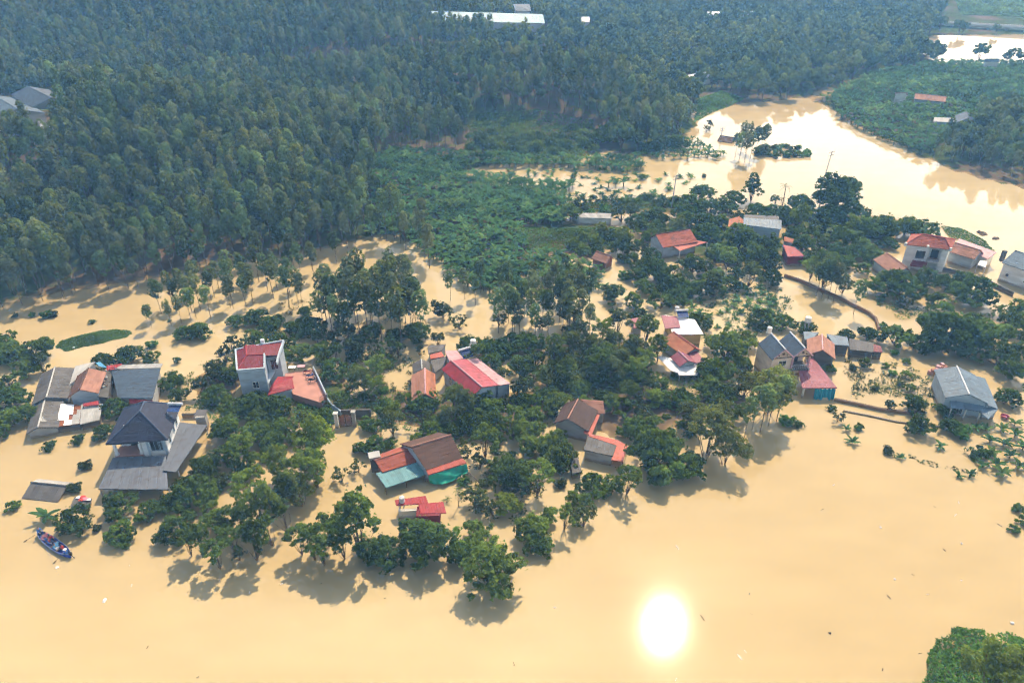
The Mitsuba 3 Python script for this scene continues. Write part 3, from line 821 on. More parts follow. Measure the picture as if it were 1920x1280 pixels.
a, b = W(341, 776, .8), W(385, 775, .8); m = MB(); m.box(((a[0] + b[0]) / 2, (a[1] + b[1]) / 2, -1.6), (np.linalg.norm(b - a), .25, 2.5), math.atan2(b[1] - a[1], b[0] - a[0]), 'dark_wall'); scene[h] = m.ply()

# submerged huts by the boat
h = thing('submerged_hut', 'grey roofed hut sunk to its eaves left of the villa canopy', 'hut')
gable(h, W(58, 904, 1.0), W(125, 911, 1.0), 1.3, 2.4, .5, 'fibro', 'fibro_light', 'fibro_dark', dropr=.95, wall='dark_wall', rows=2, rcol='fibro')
h = thing('submerged_hut', 'small flat hut top with laundry spread on it, beside the grey canopy', 'hut')
q = [W(140, 931, .9), W(172, 934, .9), W(167, 952, .6), W(132, 948, .6)]
roof(h, [q], 'fibro', 'fibro', rows=1); under(h, q, 'dark_wall', .2)
for k, (x, y, c) in enumerate(((147, 932, 'shirt_white'), (155, 931, 'vest'), (160, 935, 'shirt_pink'), (152, 937, 'vest'), (166, 936, 'shirt_white'))):
    g = thing('cloth', f'{["white cloth at the left end", "red cloth at the back", "pink cloth in the middle", "red cloth at the front", "white cloth at the right end"][k]} of the small hut roof', 'cloth', None)
    p = W(x, y, .95); m = MB(); r = hrng.uniform(.3, .5)
    an = np.linspace(0, 2 * PI, 9)[:-1]
    v = [p + V(0, 0, .12)] + [p + V(math.cos(t) * r * hrng.uniform(.7, 1.2), math.sin(t) * r * .7, hrng.uniform(-.0, .08)) for t in an]
    m.add(v, [[0, i + 1, (i + 1) % 8 + 1] for i in range(8)], c); scene[g] = m.ply('weathered', True)

# ---------------------------------------------------------------- tall house with red roof and terrace
h = thing('tall_house', 'tall blue-grey walled house with crimson roof and salmon terrace', 'house')
z = 6.6
a, b = W(442, 657, z + .5), W(532, 640, z + .7)
c, d = W(523, 666, z + .2), W(462, 666, z + .9)
e, f, g = W(496, 665, z + .8), W(496, 692, z), W(445, 696, z)
hp = W(461, 647.5, z + 1.0)
roof(h, [(hp, b, c, d), (d, e, f, g), (hp, d, g, a)], 'sheet', 'maroon', [(hp, d, .1), (d, e, .1), (d, g, .08)], 'crimson', pw=.9)
for p, q, w in ((a, g, .28), (g, f, .28), (b, c, .28), (a, b, .22), (f, e, .26), (c, W(519, 682, z), .26)):
    m = MB(); L = (q - p)[:2]; n = V(-L[1], L[0], 0) / np.linalg.norm(L) * w / 2; dz = V(0, 0, .35)
    m.slab(p + n + dz, q + n + dz, q - n + dz, p - n + dz, .6, 'bluegrey_wall', .9); m.put(f'{h}__parapet')
lo = lambda p: V(p[0], p[1], 0)
walls(h, [g, f, e, lo(e) + (lo(a) - lo(g)) * .9, a], z - .05, 'bluegrey_wall')
walls(h, [lo(e) + V(.05, .3, 0), lo(c) + V(-.1, .5, 0), lo(b) + V(-.2, -.3, 0), lo(e) + (lo(a) - lo(g)) * .85 + V(.05, 0, 0)], z - .15, 'bluegrey_wall', name='wing_wall')
m = MB(); m.prism([f + V(.05, .1, 0), W(522, 684, 3.6), W(517, 674, 3.6), e + V(.05, .2, 0)], 3.4, 3.6, 'bluegrey_wall', .8); m.put(f'{h}__balcony')
ax = (c - e)[:2]
window(h, lo(e) + V(.7, .28, 4.2), ax, 1.1, 1.9, 'bluegrey_wall', 'door', 1)
window(h, lo(g) + V(2.2, -.02, 3.2), (f - g)[:2], .9, 1.2, 'offwhite', bars=1)
TZ = 1.7
tp = [W(532, 700, TZ), W(588, 692, TZ), W(613, 745, TZ), W(600, 754, TZ), W(548, 738, TZ)]
m = MB(); m.prism(tp, -1.6, TZ, 'terrace', .7); T_ = m.put(f'{h}__terrace')
q = [W(500, 722, 3.1), W(550, 705, 3.1), W(552, 727, 2.6), W(502, 741, 2.6)]
roof(h, [(lerp(q[0], q[3], .35) + V(.6, 0, .3), lerp(q[1], q[2], .2) + V(-.2, 0, .2), q[2], q[3]), (lerp(q[0], q[3], .35) + V(.6, 0, .3), W(521, 706, 3.1), q[1], lerp(q[1], q[2], .2) + V(-.2, 0, .2))], 'sheet', 'crimson', name='porch_roof', pw=.9)
under(h, q, 'bluegrey_wall', .6, name='porch_wall')
m = MB(); a_, b_ = tp[2], tp[3]
for i in range(9):
    p = lerp(a_, b_, i / 8); m.bar(p, p + V(0, 0, 1.0), .03, 'rust', .5, 4)
m.bar(a_ + V(0, 0, 1), b_ + V(0, 0, 1), .04, 'rust', .5, 4); m.bar(a_ + V(0, 0, .3), b_ + V(0, 0, .3), .03, 'rust', .5, 4); m.put(f'{h}__railing')
m = MB(); L = (tp[2] - tp[1]); n = V(-L[1], L[0], 0) / np.linalg.norm(L[:2]) * .1
m.slab(tp[1] + n + V(0, 0, .7), tp[2] + n + V(0, 0, .7), tp[2] - n + V(0, 0, .7), tp[1] - n + V(0, 0, .7), .75, 'bluegrey_wall'); m.put(f'{h}__terrace_wall')
tank('white water tank on the crimson roof of the tall house', W(493, 644, z + .7), .38, .7, .1, 'white')
for k, (x, y, w) in enumerate(((549, 694, 1.1), (566, 692, 1.1))):
    g_ = thing('table', f'{"left" if k == 0 else "right"} of two small tables with pale cloth on the salmon terrace', 'table')
    p = W(x, y, TZ); m = MB(); m.box((p[0], p[1], TZ + .68), (1.35, .8, .06), .1, 'whitesheet' if k == 0 else 'palepink'); m.put(f'{g_}__table_top')
    for sx in (-.5, .5):
        for sy in (-.3, .3):
            m = MB(); m.box((p[0] + sx, p[1] + sy, TZ), (.06, .06, .68), .1, 'wood'); m.put(f'{g_}__leg')
for k, (x, y) in enumerate(((583, 700), (588, 708), (592, 716))):
    g_ = thing('motorbike', f'{["farthest", "middle", "nearest"][k]} of three parked motorbikes along the terrace wall', 'motorbike')
    p = W(x, y, TZ) + V(-.5, 0, 0); an = .35
    D = V(math.cos(an), math.sin(an), 0)
    for q_ in (-.6, .6):
        t = np.linspace(0, 2 * PI, 13); m = MB(); c_ = p + D * q_ + V(0, 0, .3)
        m.tube(c_ + np.c_[np.cos(t) * D[0], np.cos(t) * D[1], np.sin(t)] * .26, np.full(13, .055), 'black', .5, 5); m.put(f'{g_}__wheel')
    m = MB(); m.tube(np.array([p - D * .75 + V(0, 0, .62), p - D * .3 + V(0, 0, .6), p + V(0, 0, .48), p + D * .35 + V(0, 0, .6), p + D * .55 + V(0, 0, .95)]), np.array([.07, .13, .14, .12, .05]), ['red', 'blue', 'black'][k], .6, 7); m.put(f'{g_}__body')
    m = MB(); m.tube(np.array([p - D * .65 + V(0, 0, .75), p - D * .3 + V(0, 0, .78), p + V(0, 0, .72)]), np.array([.09, .12, .1]), 'black', .4, 6); m.put(f'{g_}__seat')
    m = MB(); s_ = V(-D[1], D[0], 0); m.bar(p + D * .5 + V(0, 0, .98) - s_ * .32, p + D * .5 + V(0, 0, .98) + s_ * .32, .025, 'steel', .5, 5); m.put(f'{g_}__handlebar')

# gate and walls in front of the tall house
h = thing('gate', 'brown wooden double gate with arched top standing in the flood', 'gate')
a, b = W(637, 800, .1), W(661, 798, .1)
for k in range(2):
    p, q = lerp(a, b, .5 * k + .02), lerp(a, b, .5 * k + .48)
    m = MB(); z0, z1 = -1.0, 2.1
    hgt = lambda t: z1 + .35 * math.sin(PI * (t + k) / 2)
    for r in (p, q):
        m.bar((r[0], r[1], z0), (r[0], r[1], hgt(0 if r is p else 1)), .05, 'wood', .5, 4)
    for zz in (.2, 1.1, 2.0):
        m.bar((p[0], p[1], zz), (q[0], q[1], zz), .04, 'wood', .5, 4)
    L = m.put(f'{h}__leaf')
    for i in range(6):
        t = (i + .5) / 6; r = lerp(p, q, t); m = MB(); m.box((r[0], r[1], z0), (.15, .03, hgt(t) - z0), 0, 'tile_pale', hrng.random()); m.put(f'{L}__slat')
for r, c in ((lerp(a, b, -.18), 'offwhite'), (lerp(a, b, 1.18), 'concrete')):
    m = MB(); m.box((r[0], r[1], -1.6), (.55, .55, 4.5), 0, c); m.box((r[0], r[1], 2.9), (.75, .75, .16), 0, c, .8); m.put(f'{h}__pillar')


CLEARPX.append((Polygon([(628, 765), (668, 765), (668, 820), (628, 820)]), float(depth(W(650, 800, .5)))))


def wall_run(name, label, pts, z1, col='brick', w=.24, cat='wall', cap=None):
    key = thing(name, label, cat)
    m = MB(); c = MB()
    for p, q in zip(pts[:-1], pts[1:]):
        L = (q - p)[:2]; n_ = V(-L[1], L[0], 0) / np.linalg.norm(L) * w / 2; e = V(L[0], L[1], 0) / np.linalg.norm(L) * w / 2
        m.prism([p + n_ - e, q + n_ + e, q - n_ + e, p - n_ - e], -1.8, z1, col, hrng.uniform(.4, .6))
        if cap:
            n2 = n_ * 1.35; c.prism([p + n2 - e, q + n2 + e, q - n2 + e, p - n2 - e], z1 + .003, z1 + .09, cap, .6)
    if cap:
        m.put(f'{key}__wall'); c.put(f'{key}__coping')
    else:
        scene[key] = m.ply()
    return key


wall_run('boundary_wall', 'dark brick wall right of the wooden gate with green vines on top', [W(641, 768, 2.0), W(693, 767, 2.0)], 2.0, 'dark_wall', .3)
wall_run('boundary_wall', 'grey wall running from the tall house terrace to the gate', [W(613, 745, 1.6), W(622, 757, 1.6), W(638, 769, 1.6)], 1.6, 'bluegrey_wall')
wall_run('brick_wall', 'long curved brick wall standing in flood water right of centre', [W(x, y, .5) for x, y in ((1472, 516), (1500, 525), (1535, 541), (1570, 556), (1600, 571), (1628, 585), (1642, 597), (1648, 615))], .7, 'brick', .3, cap='wood')
wall_run('brick_wall', 'brick wall along the water between the twin-gabled villa and slate house', [W(x, y, .4) for x, y in ((1566, 748), (1610, 757), (1650, 766), (1690, 771), (1728, 774))], .5, 'brick', .3, cap='wood')
wall_run('brick_wall', 'lower thin wall line just above water, nearest the open flood', [W(x, y, .15) for x, y in ((1583, 770), (1625, 778), (1680, 790), (1720, 795), (1770, 800))], .22, 'dark_wall', .25)
wall_run('boundary_wall', 'low wall along the left side of the slate house', [W(1753, 715, .9), W(1762, 740, .9), W(1771, 768, .9)], .9, 'brick', .2, cap='concrete')
wall_run('boundary_wall', 'vine covered wall below the white villa at right, ending in a pier', [W(1768, 501, 1.1), (W(1800, 507, 1.1)), W(1850, 523, 1.1), W(1900, 547, 1.1)], 1.1, 'dark_wall', .3)
wall_run('boundary_wall', 'long low wall behind the central trees, right of the brown roofed farmhouse', [W(1130, 747, 1.0), W(1200, 749, 1.0), W(1280, 752, 1.0), W(1400, 748, .8)], 1.0, 'dark_wall', .2)
wall_run('boundary_wall', 'low wall left of the brown roofed farmhouse', [W(880, 770, .7), W(960, 767, .7), (W(1010, 764, .7))], .8, 'dark_wall', .2)

# ---------------------------------------------------------------- brown cottage and red sheet-roofed house
h = thing('tiled_cottage', 'small orange-brown gabled cottage left of the red sheet-roofed house', 'house')
gable(h, W(796.5, 690.5, 3.6), W(797.5, 738, 3.6), 1.75, 2.45, 1.3, 'tile', 'tile_orange', 'tile_pale', wall='brick', rcol='palepink')
h = thing('shed', 'dark grey gabled roof behind the small orange-brown cottage', 'shed')
gable(h, W(790, 673, 3.2), W(791, 692, 3.2), 1.4, 1.7, .8, 'fibro', 'fibro_dark', wall='grey_wall', rcol='fibro_light')
h = thing('sheet_roof_house', 'long house with crimson metal gable roof and pink side roof', 'house')
A, B = W(845, 675.5, 4.3), W(904, 725.5, 4.3)
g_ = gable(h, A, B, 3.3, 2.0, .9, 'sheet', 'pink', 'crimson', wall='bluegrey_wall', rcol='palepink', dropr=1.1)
# right-hand lean-to carries on below the far slope
a, b = g_['LA'] + V(.15, .1, -.12), g_['LB'] + V(.15, .1, -.12)
s = g_['s']
roof(h, [(a, b, b + s * 2.4 - V(0, 0, .55), a + s * 2.1 - V(0, 0, .5))], 'sheet', 'palepink', name='side_roof')
under(h, [a, b, b + s * 2.4 - V(0, 0, .55), a + s * 2.1 - V(0, 0, .5)], 'bluegrey_wall', .3, name='side_wall')
rs = -s
p = lerp(A, B, .22) + rs * 1.72 - V(0, 0, 4.3)
window(h, V(p[0], p[1], 1.1), (B - A)[:2], .8, 1.6, 'offwhite', 'door', 0)
for i, (nm, lab, q, kind, col) in enumerate((
        ('shed', 'pale pink metal roof behind the crimson-roofed house', [W(834, 657, 2.9), W(857, 657, 2.9), W(877, 681, 2.7), W(843, 678, 2.7)], 'sheet', 'palepink'),
        ('shed', 'salmon red patch of roof at the back left of the crimson-roofed house', [W(806, 665, 2.5), W(828, 659, 2.6), W(833, 668, 2.4), W(807, 673, 2.3)], 'sheet', 'salmon'),
        ('shed', 'dark grey flat roof with pale strip, rearmost behind the crimson-roofed house', [W(802, 649, 2.3), W(836, 645, 2.3), W(828, 658, 2.2), W(803, 663, 2.2)], 'fibro', 'fibro_dark'),
        ('shed', 'grey patched cement roof between small cottage and crimson-roofed house', [W(807, 676, 2.2), W(838, 668, 2.4), W(829, 689, 2.1), W(816, 699, 2.0)], 'fibro', 'fibro'))):
    k = thing(nm, lab, 'shed'); roof(k, [q], kind, col, rows=2 if kind == 'fibro' else 1); under(k, q, 'grey_wall', .25)
solar('blue solar water heater behind the crimson-roofed house', W(875, 667, 3.3), .5, 2.0, 1.6, .8)
tank('white domed water tank on tall stand behind the crimson-roofed house', W(888, 668, 0.5), .55, 1.0, 2.6, 'white')

# ---------------------------------------------------------------- front house with tarpaulin
h = thing('farmhouse', 'brown-tiled front house with red eave strip, teal lean-to and green tarpaulin', 'house')
A, B = W(771, 838, 4.3), W(846, 815.5, 4.3)
C, D = W(867, 858, 2.5), W(799, 881, 2.5)
bk = (A - D) * V(1, 1, 0)
roof(h, [(A, B, C, D), (B, A, A + bk * .9 - V(0, 0, 1.7), B + bk * .9 - V(0, 0, 1.7))], 'tile', 'tile_brown', [(A, B, .16)], 'tile_pale')
E, G = W(875, 867, 2.15), W(803, 890, 2.15)
roof(h, [(D + V(0, 0, -.03), C + V(0, 0, -.03), E, G)], 'sheet', 'salmon', name='eave_roof')
aB, bB = A + bk * .9 - V(0, 0, 1.7), B + bk * .9 - V(0, 0, 1.7)
m = MB()
ctr = (A + B + C + D + aB + bB) / 6
sh = lambda p, k=.94: V(*(ctr + (p - ctr) * k)[:2], p[2] - .15)
pa, pb, pc, pd, pe, pf = sh(A), sh(B), sh(C), sh(D), sh(aB), sh(bB)
l_ = lambda p: V(p[0], p[1], -1.6)
m.add([l_(pd), pd, pa, pe, l_(pe), l_(pc), pc, pb, pf, l_(pf)], [[0, 5, 6, 1], [3, 8, 9, 4]], 'bluegrey_wall', .5)
m.add([l_(pd), pd, pa, pe, l_(pe), l_(pc), pc, pb, pf, l_(pf)], [[0, 1, 2], [0, 2, 3], [0, 3, 4], [5, 7, 6], [5, 8, 7], [5, 9, 8]], 'bluegrey_wall', .5)
m.put(f'{h}__wall')
a, b, c, d = W(703, 863, 2.75), W(767, 842, 2.75), W(785, 864, 2.05), W(717, 885, 2.05)
roof(h, [(a, b, c, d), (b, a, a + (a - d) * V(.7, .7, 0) - V(0, 0, .5), b + (b - c) * V(.7, .7, 0) - V(0, 0, .5))], 'tile', 'tile_red', [(a, b, .1)], 'tile_orange', name='annex_roof')
under(h, [a, b, c, d], 'brick', .3, name='annex_wall')
q = [W(705, 887, 1.95), W(786, 863, 1.95), W(797, 889, 1.45), W(724, 914, 1.45)]
roof(h, [q], 'sheet', 'teal', name='lean_to_roof', pw=.85)
posts(h, [lerp(q[3], q[0], .05), lerp(q[2], q[1], .05), lerp(q[3], q[2], .5) + V(0, .2, 0)], 1.35, 'wood', .06)
h2 = thing('tarpaulin', 'bright green tarpaulin sagging below the red eave strip of the front house', 'tarpaulin')
nu, nv = 26, 9
top0, top1 = W(803, 892, 2.02), W(875, 869, 2.02)
bot = lambda t: lerp(W(806, 905, .55), W(879, 886, .9), t) + V(0, -1.0 * math.sin(PI * min(1, t * 1.25)) ** .8 * .9, -.12 * math.sin(PI * t))
vv = []
for j in range(nv):
    for i in range(nu):
        t, s_ = i / (nu - 1), j / (nv - 1)
        p = lerp(lerp(top0, top1, t), bot(t), s_) - V(0, 0, .32 * math.sin(PI * s_) * (.6 + .4 * math.sin(t * 9)))
        fold = .09 * math.sin(t * 24 + s_ * 5) * s_ + .07 * math.sin(t * 11 - s_ * 9)
        vv.append(p + V(0, -fold, fold))
m = MB(); m.add(vv, [[j * nu + i, j * nu + i + 1, (j + 1) * nu + i + 1, (j + 1) * nu + i] for j in range(nv - 1) for i in range(nu - 1)], 'tarp', .5); scene[h2] = m.ply('sheet_metal', True)
h = thing('brick_pillar', 'square dark brick pier with grey slab on top beside the red annex', 'pillar')
p = W(702, 855, 2.6); m = MB(); m.box((p[0], p[1], -1.6), (1.35, 1.2, 4.2), .3, 'dark_wall'); m.put(f'{h}__shaft'); m = MB(); m.box((p[0], p[1], 2.603), (1.75, 1.5, .35), .3, 'fibro_light'); m.put(f'{h}__cap')
h = thing('post', 'leaning wooden pole beside the right end of the green tarpaulin', 'pole')
m = MB(); m.bar(W(877, 884, 1.6), W(905, 910, .1), .07, 'wood', .6, 6); m.bar(W(877, 884, 1.4), W(879, 890, -1.2), .06, 'wood', .4, 6); scene[h] = m.ply()

h = thing('washroom', 'red-roofed washroom standing alone in water before the front house', 'building')
a, b, c, d = W(740, 937, 2.2), W(798, 929, 2.2), W(803, 943, 2.0), W(743, 947, 2.05)
e, f, g = W(831, 940, 2.0), W(837, 961, 1.75), W(788, 962, 1.75)
roof(h, [(a, b, c, d), (lerp(d, c, .68) - V(0, 0, .03), e, f, g)], 'sheet', 'red')
m = MB(); m.box((*((g + f) / 2 + (c - f) * .28)[:2], -1.6), (3.3, 1.9, 3.3), math.atan2((f - g)[1], (f - g)[0]), 'maroon'); m.put(f'{h}__wall')
p = W(770, 952, 1.2); m = MB()
for dx, dy, lx, ly in ((-1.6, 0, .12, 1.7), (0, -.8, 3.1, .12), (1.5, 0, .12, 1.4)):
    m.box((p[0] + dx, p[1] + dy, -1.6), (lx, ly, 3.1), .05, 'offwhite', .7)
m.box((p[0] - .05, p[1] + .05, -1.6), (3.0, 1.45, 2.0), .05, 'concrete'); m.put(f'{h}__cistern')
m = MB(); m.box((p[0] + .4, p[1] - .1, .42), (1.3, .6, .12), .05, 'navy_light'); m.put(f'{h}__trough')
tank('white water tank on the washroom', W(755, 951, 1.0), .38, .9, 1.0, 'steel')

# ---------------------------------------------------------------- brown farmhouse with salmon strips
h = thing('farmhouse', 'dark brown-tiled farmhouse with salmon eave strips in the centre right', 'house')
g_ = gable(h, W(1084, 748, 4.0), W(1064.5, 785, 4.0), 3.5, 2.3, 1.5, 'tile', 'tile_dark', wall='grey_wall', rcol='tile_pale')
a, b, c, d = W(1111, 776, 2.3), W(1094, 811, 2.3), W(1109, 816, 2.1), W(1125, 777, 2.1)
roof(h, [(a, b, c, d)], 'sheet', 'salmon', name='eave_roof')
q = [W(1088, 748, 3.7), W(1131, 751, 3.3), W(1134, 775, 2.3), W(1119, 774, 2.3)]
roof(h, [q], 'tile', 'tile_pale', name='wing_roof'); under(h, q, 'grey_wall', .3, name='wing_wall')
h = thing('outhouse', 'grey flat-roofed outhouse wrapped by salmon roofing below the brown farmhouse', 'building')
q = [W(1102, 818, 2.3), W(1156, 835, 2.3), W(1149, 855, 2.1), W(1094, 843, 2.1)]
roof(h, [q], 'fibro', 'fibro', rows=2); under(h, q, 'grey_wall', .25)
window(h, q[3] + V(.5, .22, -1.2), (q[2] - q[3])[:2], .7, .7, 'offwhite')
q1 = [W(1107, 813, 2.2), W(1160, 825, 2.2), W(1158, 835, 2.05), W(1103, 817, 2.15)]
q2 = [W(1157, 824, 2.2), W(1177, 835, 2.1), W(1168, 865, 1.9), W(1146, 862, 1.95)]
roof(h, [q1, q2], 'sheet', 'salmon', name='salmon_roof'); posts(h, [lerp(q2[2], q2[0], .05), lerp(q2[1], q2[3], .05)], 1.8, 'wood', .06)
h = thing('shed', 'small dark grey lean-to roof left of the grey outhouse', 'shed')
q = [W(1070, 859, 1.9), W(1084, 857, 1.9), W(1090, 884, 1.3), W(1073, 887, 1.3)]
roof(h, [q], 'fibro', 'fibro'); under(h, q, 'dark_wall', .15)

# ---------------------------------------------------------------- mauve and white complex
h = thing('white_roof_house', 'house with large white sheet roof and mauve panels beyond the grove', 'house')
q = [W(1246, 590, 3.2), W(1303, 599, 3.2), W(1319, 626, 2.9), W(1262, 627, 2.9)]
roof(h, [q], 'sheet', 'whitesheet', pw=1.2); under(h, q, 'yellow', .5)
q = [W(1240, 591, 3.4), W(1270, 593, 3.4), W(1276, 613, 3.2), W(1247, 616, 3.2)]
roof(h, [q], 'sheet', 'mauve', name='mauve_roof')
h = thing('shed', 'separate mauve sheet roof left of the large white sheet roof', 'shed')
q = [W(1184, 597, 2.4), W(1203, 595, 2.4), W(1204, 613, 2.2), W(1187, 615, 2.2)]
roof(h, [q], 'sheet', 'mauve'); under(h, q, 'grey_wall', .3)
solar('solar water heater behind the large white sheet roof', W(1280, 592, 3.6), .1, 2.2, 1.4, .6)
tank('small steel tank beside the solar heater behind the white sheet roof', W(1268, 592, 2.4), .45, .8, 1.2, 'steel')
h = thing('tiled_cottage', 'orange-tiled cottage between white sheet roof and mauve gable', 'house')
gable(h, W(1262, 622, 3.6), W(1304, 652, 3.6), 1.6, 2.6, 1.1, 'tile', 'tile_red', 'tile_orange', wall='bluegrey_wall')
h = thing('mauve_gable_house', 'little mauve gabled house ringed by a white sheet canopy', 'house')
gable(h, W(1272, 658, 3.5), W(1290.5, 676, 3.5), 1.9, 1.6, .95, 'sheet', 'mauve', wall='bluegrey_wall', rcol='palepink')
q = [W(1288, 661, 2.6), W(1307, 658, 2.6), W(1320, 676, 2.35), W(1305, 681, 2.35)]
roof(h, [q], 'sheet', 'mauve', name='side_roof'); under(h, q, 'grey_wall', .3, name='side_wall')
q1 = [W(1233, 668, 2.0), W(1262, 671, 2.1), W(1275, 700, 1.9), W(1257, 694, 1.8)]
q2 = [W(1266, 684, 2.1), W(1321, 678, 2.1), W(1307, 703, 1.7), W(1273, 703, 1.75)]
roof(h, [q1], 'sheet', 'whitesheet', name='left_canopy'); roof(h, [q2], 'sheet', 'whitesheet', name='front_canopy')
posts(h, [q2[2] + V(-.2, .2, 0), q2[3] + V(.2, .2, 0), q1[3] + V(.2, .2, 0)], 1.6, 'steel', .05)

# ---------------------------------------------------------------- twin-gabled villa
h = thing('villa', 'cream villa with twin slate-blue gables and a maroon canopy', 'house')
zr, ze = 7.3, 5.6
A1, B1, A2, B2 = W(1446, 625, zr), W(1473, 656, zr), W(1483, 624, zr), W(1510, 652.5, zr)
d = (B1 - A1)[:2]; d /= np.linalg.norm(d); s = V(-d[1], d[0], 0)
sep = float(np.dot((A2 - A1), s)); hw = abs(sep) / 2; sg = np.sign(sep)
s = s * sg                      # from gable 1 towards gable 2
dn = V(0, 0, zr - ze)
B2 = B1 + s * 2 * hw; A2 = A1 + s * 2 * hw
roof(h, [(B1, A1, A1 - s * hw * 1.15 - dn * 1.15, B1 - s * hw * 1.15 - dn * 1.15), (A1, B1, B1 + s * hw - dn, A1 + s * hw - dn), (B2, A2, A2 - s * hw - dn, B2 - s * hw - dn), (A2, B2, B2 + s * hw * 1.15 - dn * 1.15, A2 + s * hw * 1.15 - dn * 1.15)],
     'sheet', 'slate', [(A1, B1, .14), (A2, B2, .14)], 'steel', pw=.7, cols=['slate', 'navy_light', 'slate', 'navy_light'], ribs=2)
D3 = V(d[0], d[1], 0)
for k, (a, b) in enumerate(((A1, B1), (A2, B2))):
    m = MB(); f = b - D3 * .35
    pl, pr, pt = f - s * hw - dn - V(0, 0, .1), f + s * hw - dn - V(0, 0, .1), f - V(0, 0, .15)
    r = f - D3 * 5.5
    ql, qr, qt = pl - D3 * 5.2, pr - D3 * 5.2, pt - D3 * 5.2
    m.add([pl, pr, pt, ql, qr, qt], [[0, 1, 2], [3, 5, 4], [0, 3, 4], [0, 4, 1], [1, 4, 5], [1, 5, 2], [2, 5, 3], [2, 3, 0]], 'cream'); m.put(f'{h}__gable')
    for e, w_ in ((b - s * hw - dn, .16), (b + s * hw - dn, .16)):
        m = MB(); m.bar(b + V(0, 0, .03), e + V(0, 0, .03), .11, 'palepink', .9, 4); m.put(f'{h}__barge_board')
    m = MB(); m.bar(pl + D3 * .06, pr + D3 * .06, .09, 'tile_brown', .4, 4); m.put(f'{h}__moulding')
    for q_, r_ in (((0, .75), .24), ((.75, .45), .12), ((-.75, .45), .12)):
        c_ = (pl + pr) / 2 + s * q_[0] + V(0, 0, q_[1]); m = MB(); m.bar(c_, c_ + D3 * .08, r_, 'tile_brown', .5, 12); m.put(f'{h}__vent')
o = B1 - D3 * .4
w0 = o - s * hw * .98; w1 = o + s * hw; w2 = o + s * 3 * hw * .98
walls(h, [w0, w1, w1 - D3 * 2.2, w2 - D3 * 2.2, w2 - D3 * 6.0, w0 - D3 * 6.0], ze - .12, 'cream', .0 - 1.6)
m = MB(); m.prism([w1 + D3 * .5, w2 + D3 * .5, w2 - D3 * 2.15, w1 - D3 * 2.15], 2.75, 3.0, 'dark_wall'); m.put(f'{h}__balcony')
for i in range(2):
    c_ = lerp(w1, w2, (.06, .94)[i]); m = MB(); m.box((c_[0], c_[1], 3.0), (.3, .3, ze - 3.1), 0, 'palepink'); m.put(f'{h}__column')
m = MB()
for i in range(11):
    c_ = lerp(w1, w2, i / 10) + D3 * .42; m.bar(V(c_[0], c_[1], 3.0), V(c_[0], c_[1], 3.85), .03, 'steel', .5, 4)
m.bar(V(*(w1 + D3 * .42)[:2], 3.87), V(*(w2 + D3 * .42)[:2], 3.87), .04, 'steel', .5, 4); m.put(f'{h}__railing')
al = s[:2]
window(h, V(*(lerp(w0, w1, .36) + D3 * .01)[:2], 3.7), al, 1.3, 1.0, 'offwhite')
window(h, V(*(lerp(w1, w2, .35) - D3 * 2.19)[:2], 3.02), al, 1.2, 2.1, 'wood', 'door')
q = [W(1497, 694, 2.75), W(1524, 669, 2.75), W(1570, 727, 2.25), W(1504, 727, 2.25)]
roof(h, [q], 'sheet', 'mauve', name='canopy', pw=.9)
posts(h, [q[2] + V(-.4, .4, 0), q[3] + V(.5, .3, 0), lerp(q[2], q[3], .5) + V(0, .3, 0)], 2.1, 'offwhite', .14)
g_ = thing('tarpaulin', 'turquoise cloth curtain hanging under the maroon canopy of the twin-gabled villa', 'tarpaulin')
a, b = W(1528, 728, 2.1), W(1566, 728, 2.1); m = MB(); nu = 24
vv = [lerp(a, b, i / (nu - 1)) + V(0, .25 * math.sin(i * 1.3) - .15 * j, -j * (.75 + .25 * math.sin(i * .35))) for j in range(4) for i in range(nu)]
m.add(vv, [[j * nu + i, j * nu + i + 1, (j + 1) * nu + i + 1, (j + 1) * nu + i] for j in range(3) for i in range(nu - 1)], 'cyan_cloth'); scene[g_] = m.ply('painted', True)
h = thing('tiled_cottage', 'brown gabled cottage adjoining the right side of the twin-gabled villa', 'house')
gable(h, W(1541, 627, 4.6), W(1542.5, 656, 4.6), 2.5, 2.4, 1.5, 'tile', 'tile_pale', wall='dark_wall', rcol='palepink')
for lab, q, kind, col in (('pale grey sheet roof between twin-gabled villa and its brown cottage', [W(1506, 621, 3.0), W(1536, 623, 3.0), W(1524, 634, 2.7), W(1509, 637, 2.7)], 'sheet', 'slate_light'),
                          ('pale grey sheet roof right of the brown cottage, with dark open front', [W(1550, 626, 2.8), W(1589, 632, 2.8), W(1592, 648, 2.5), W(1564, 646, 2.5)], 'sheet', 'slate_light'),
                          ('long dark fibre-cement shed running right from the brown cottage', [W(1592, 634, 2.2), W(1638, 643, 2.2), W(1638, 660, 1.7), W(1593, 655, 1.7)], 'fibro', 'fibro'),
                          ('small maroon roof at the right end of the long dark shed', [W(1638, 645, 2.1), W(1652, 649, 2.1), W(1655, 660, 1.8), W(1638, 659, 1.8)], 'sheet', 'maroon')):
    k = thing('shed', lab, 'shed'); roof(k, [q], kind, col); under(k, q, 'dark_wall', .2)
tank('white domed water tank on brick pier behind the twin-gabled villa', W(1510, 622, .8), .6, .9, 2.4, 'white')
tank('white cylinder tank at the left rear of the twin-gabled villa roof', W(1440, 632, 4.2), .45, 1.1, 1.0, 'white')

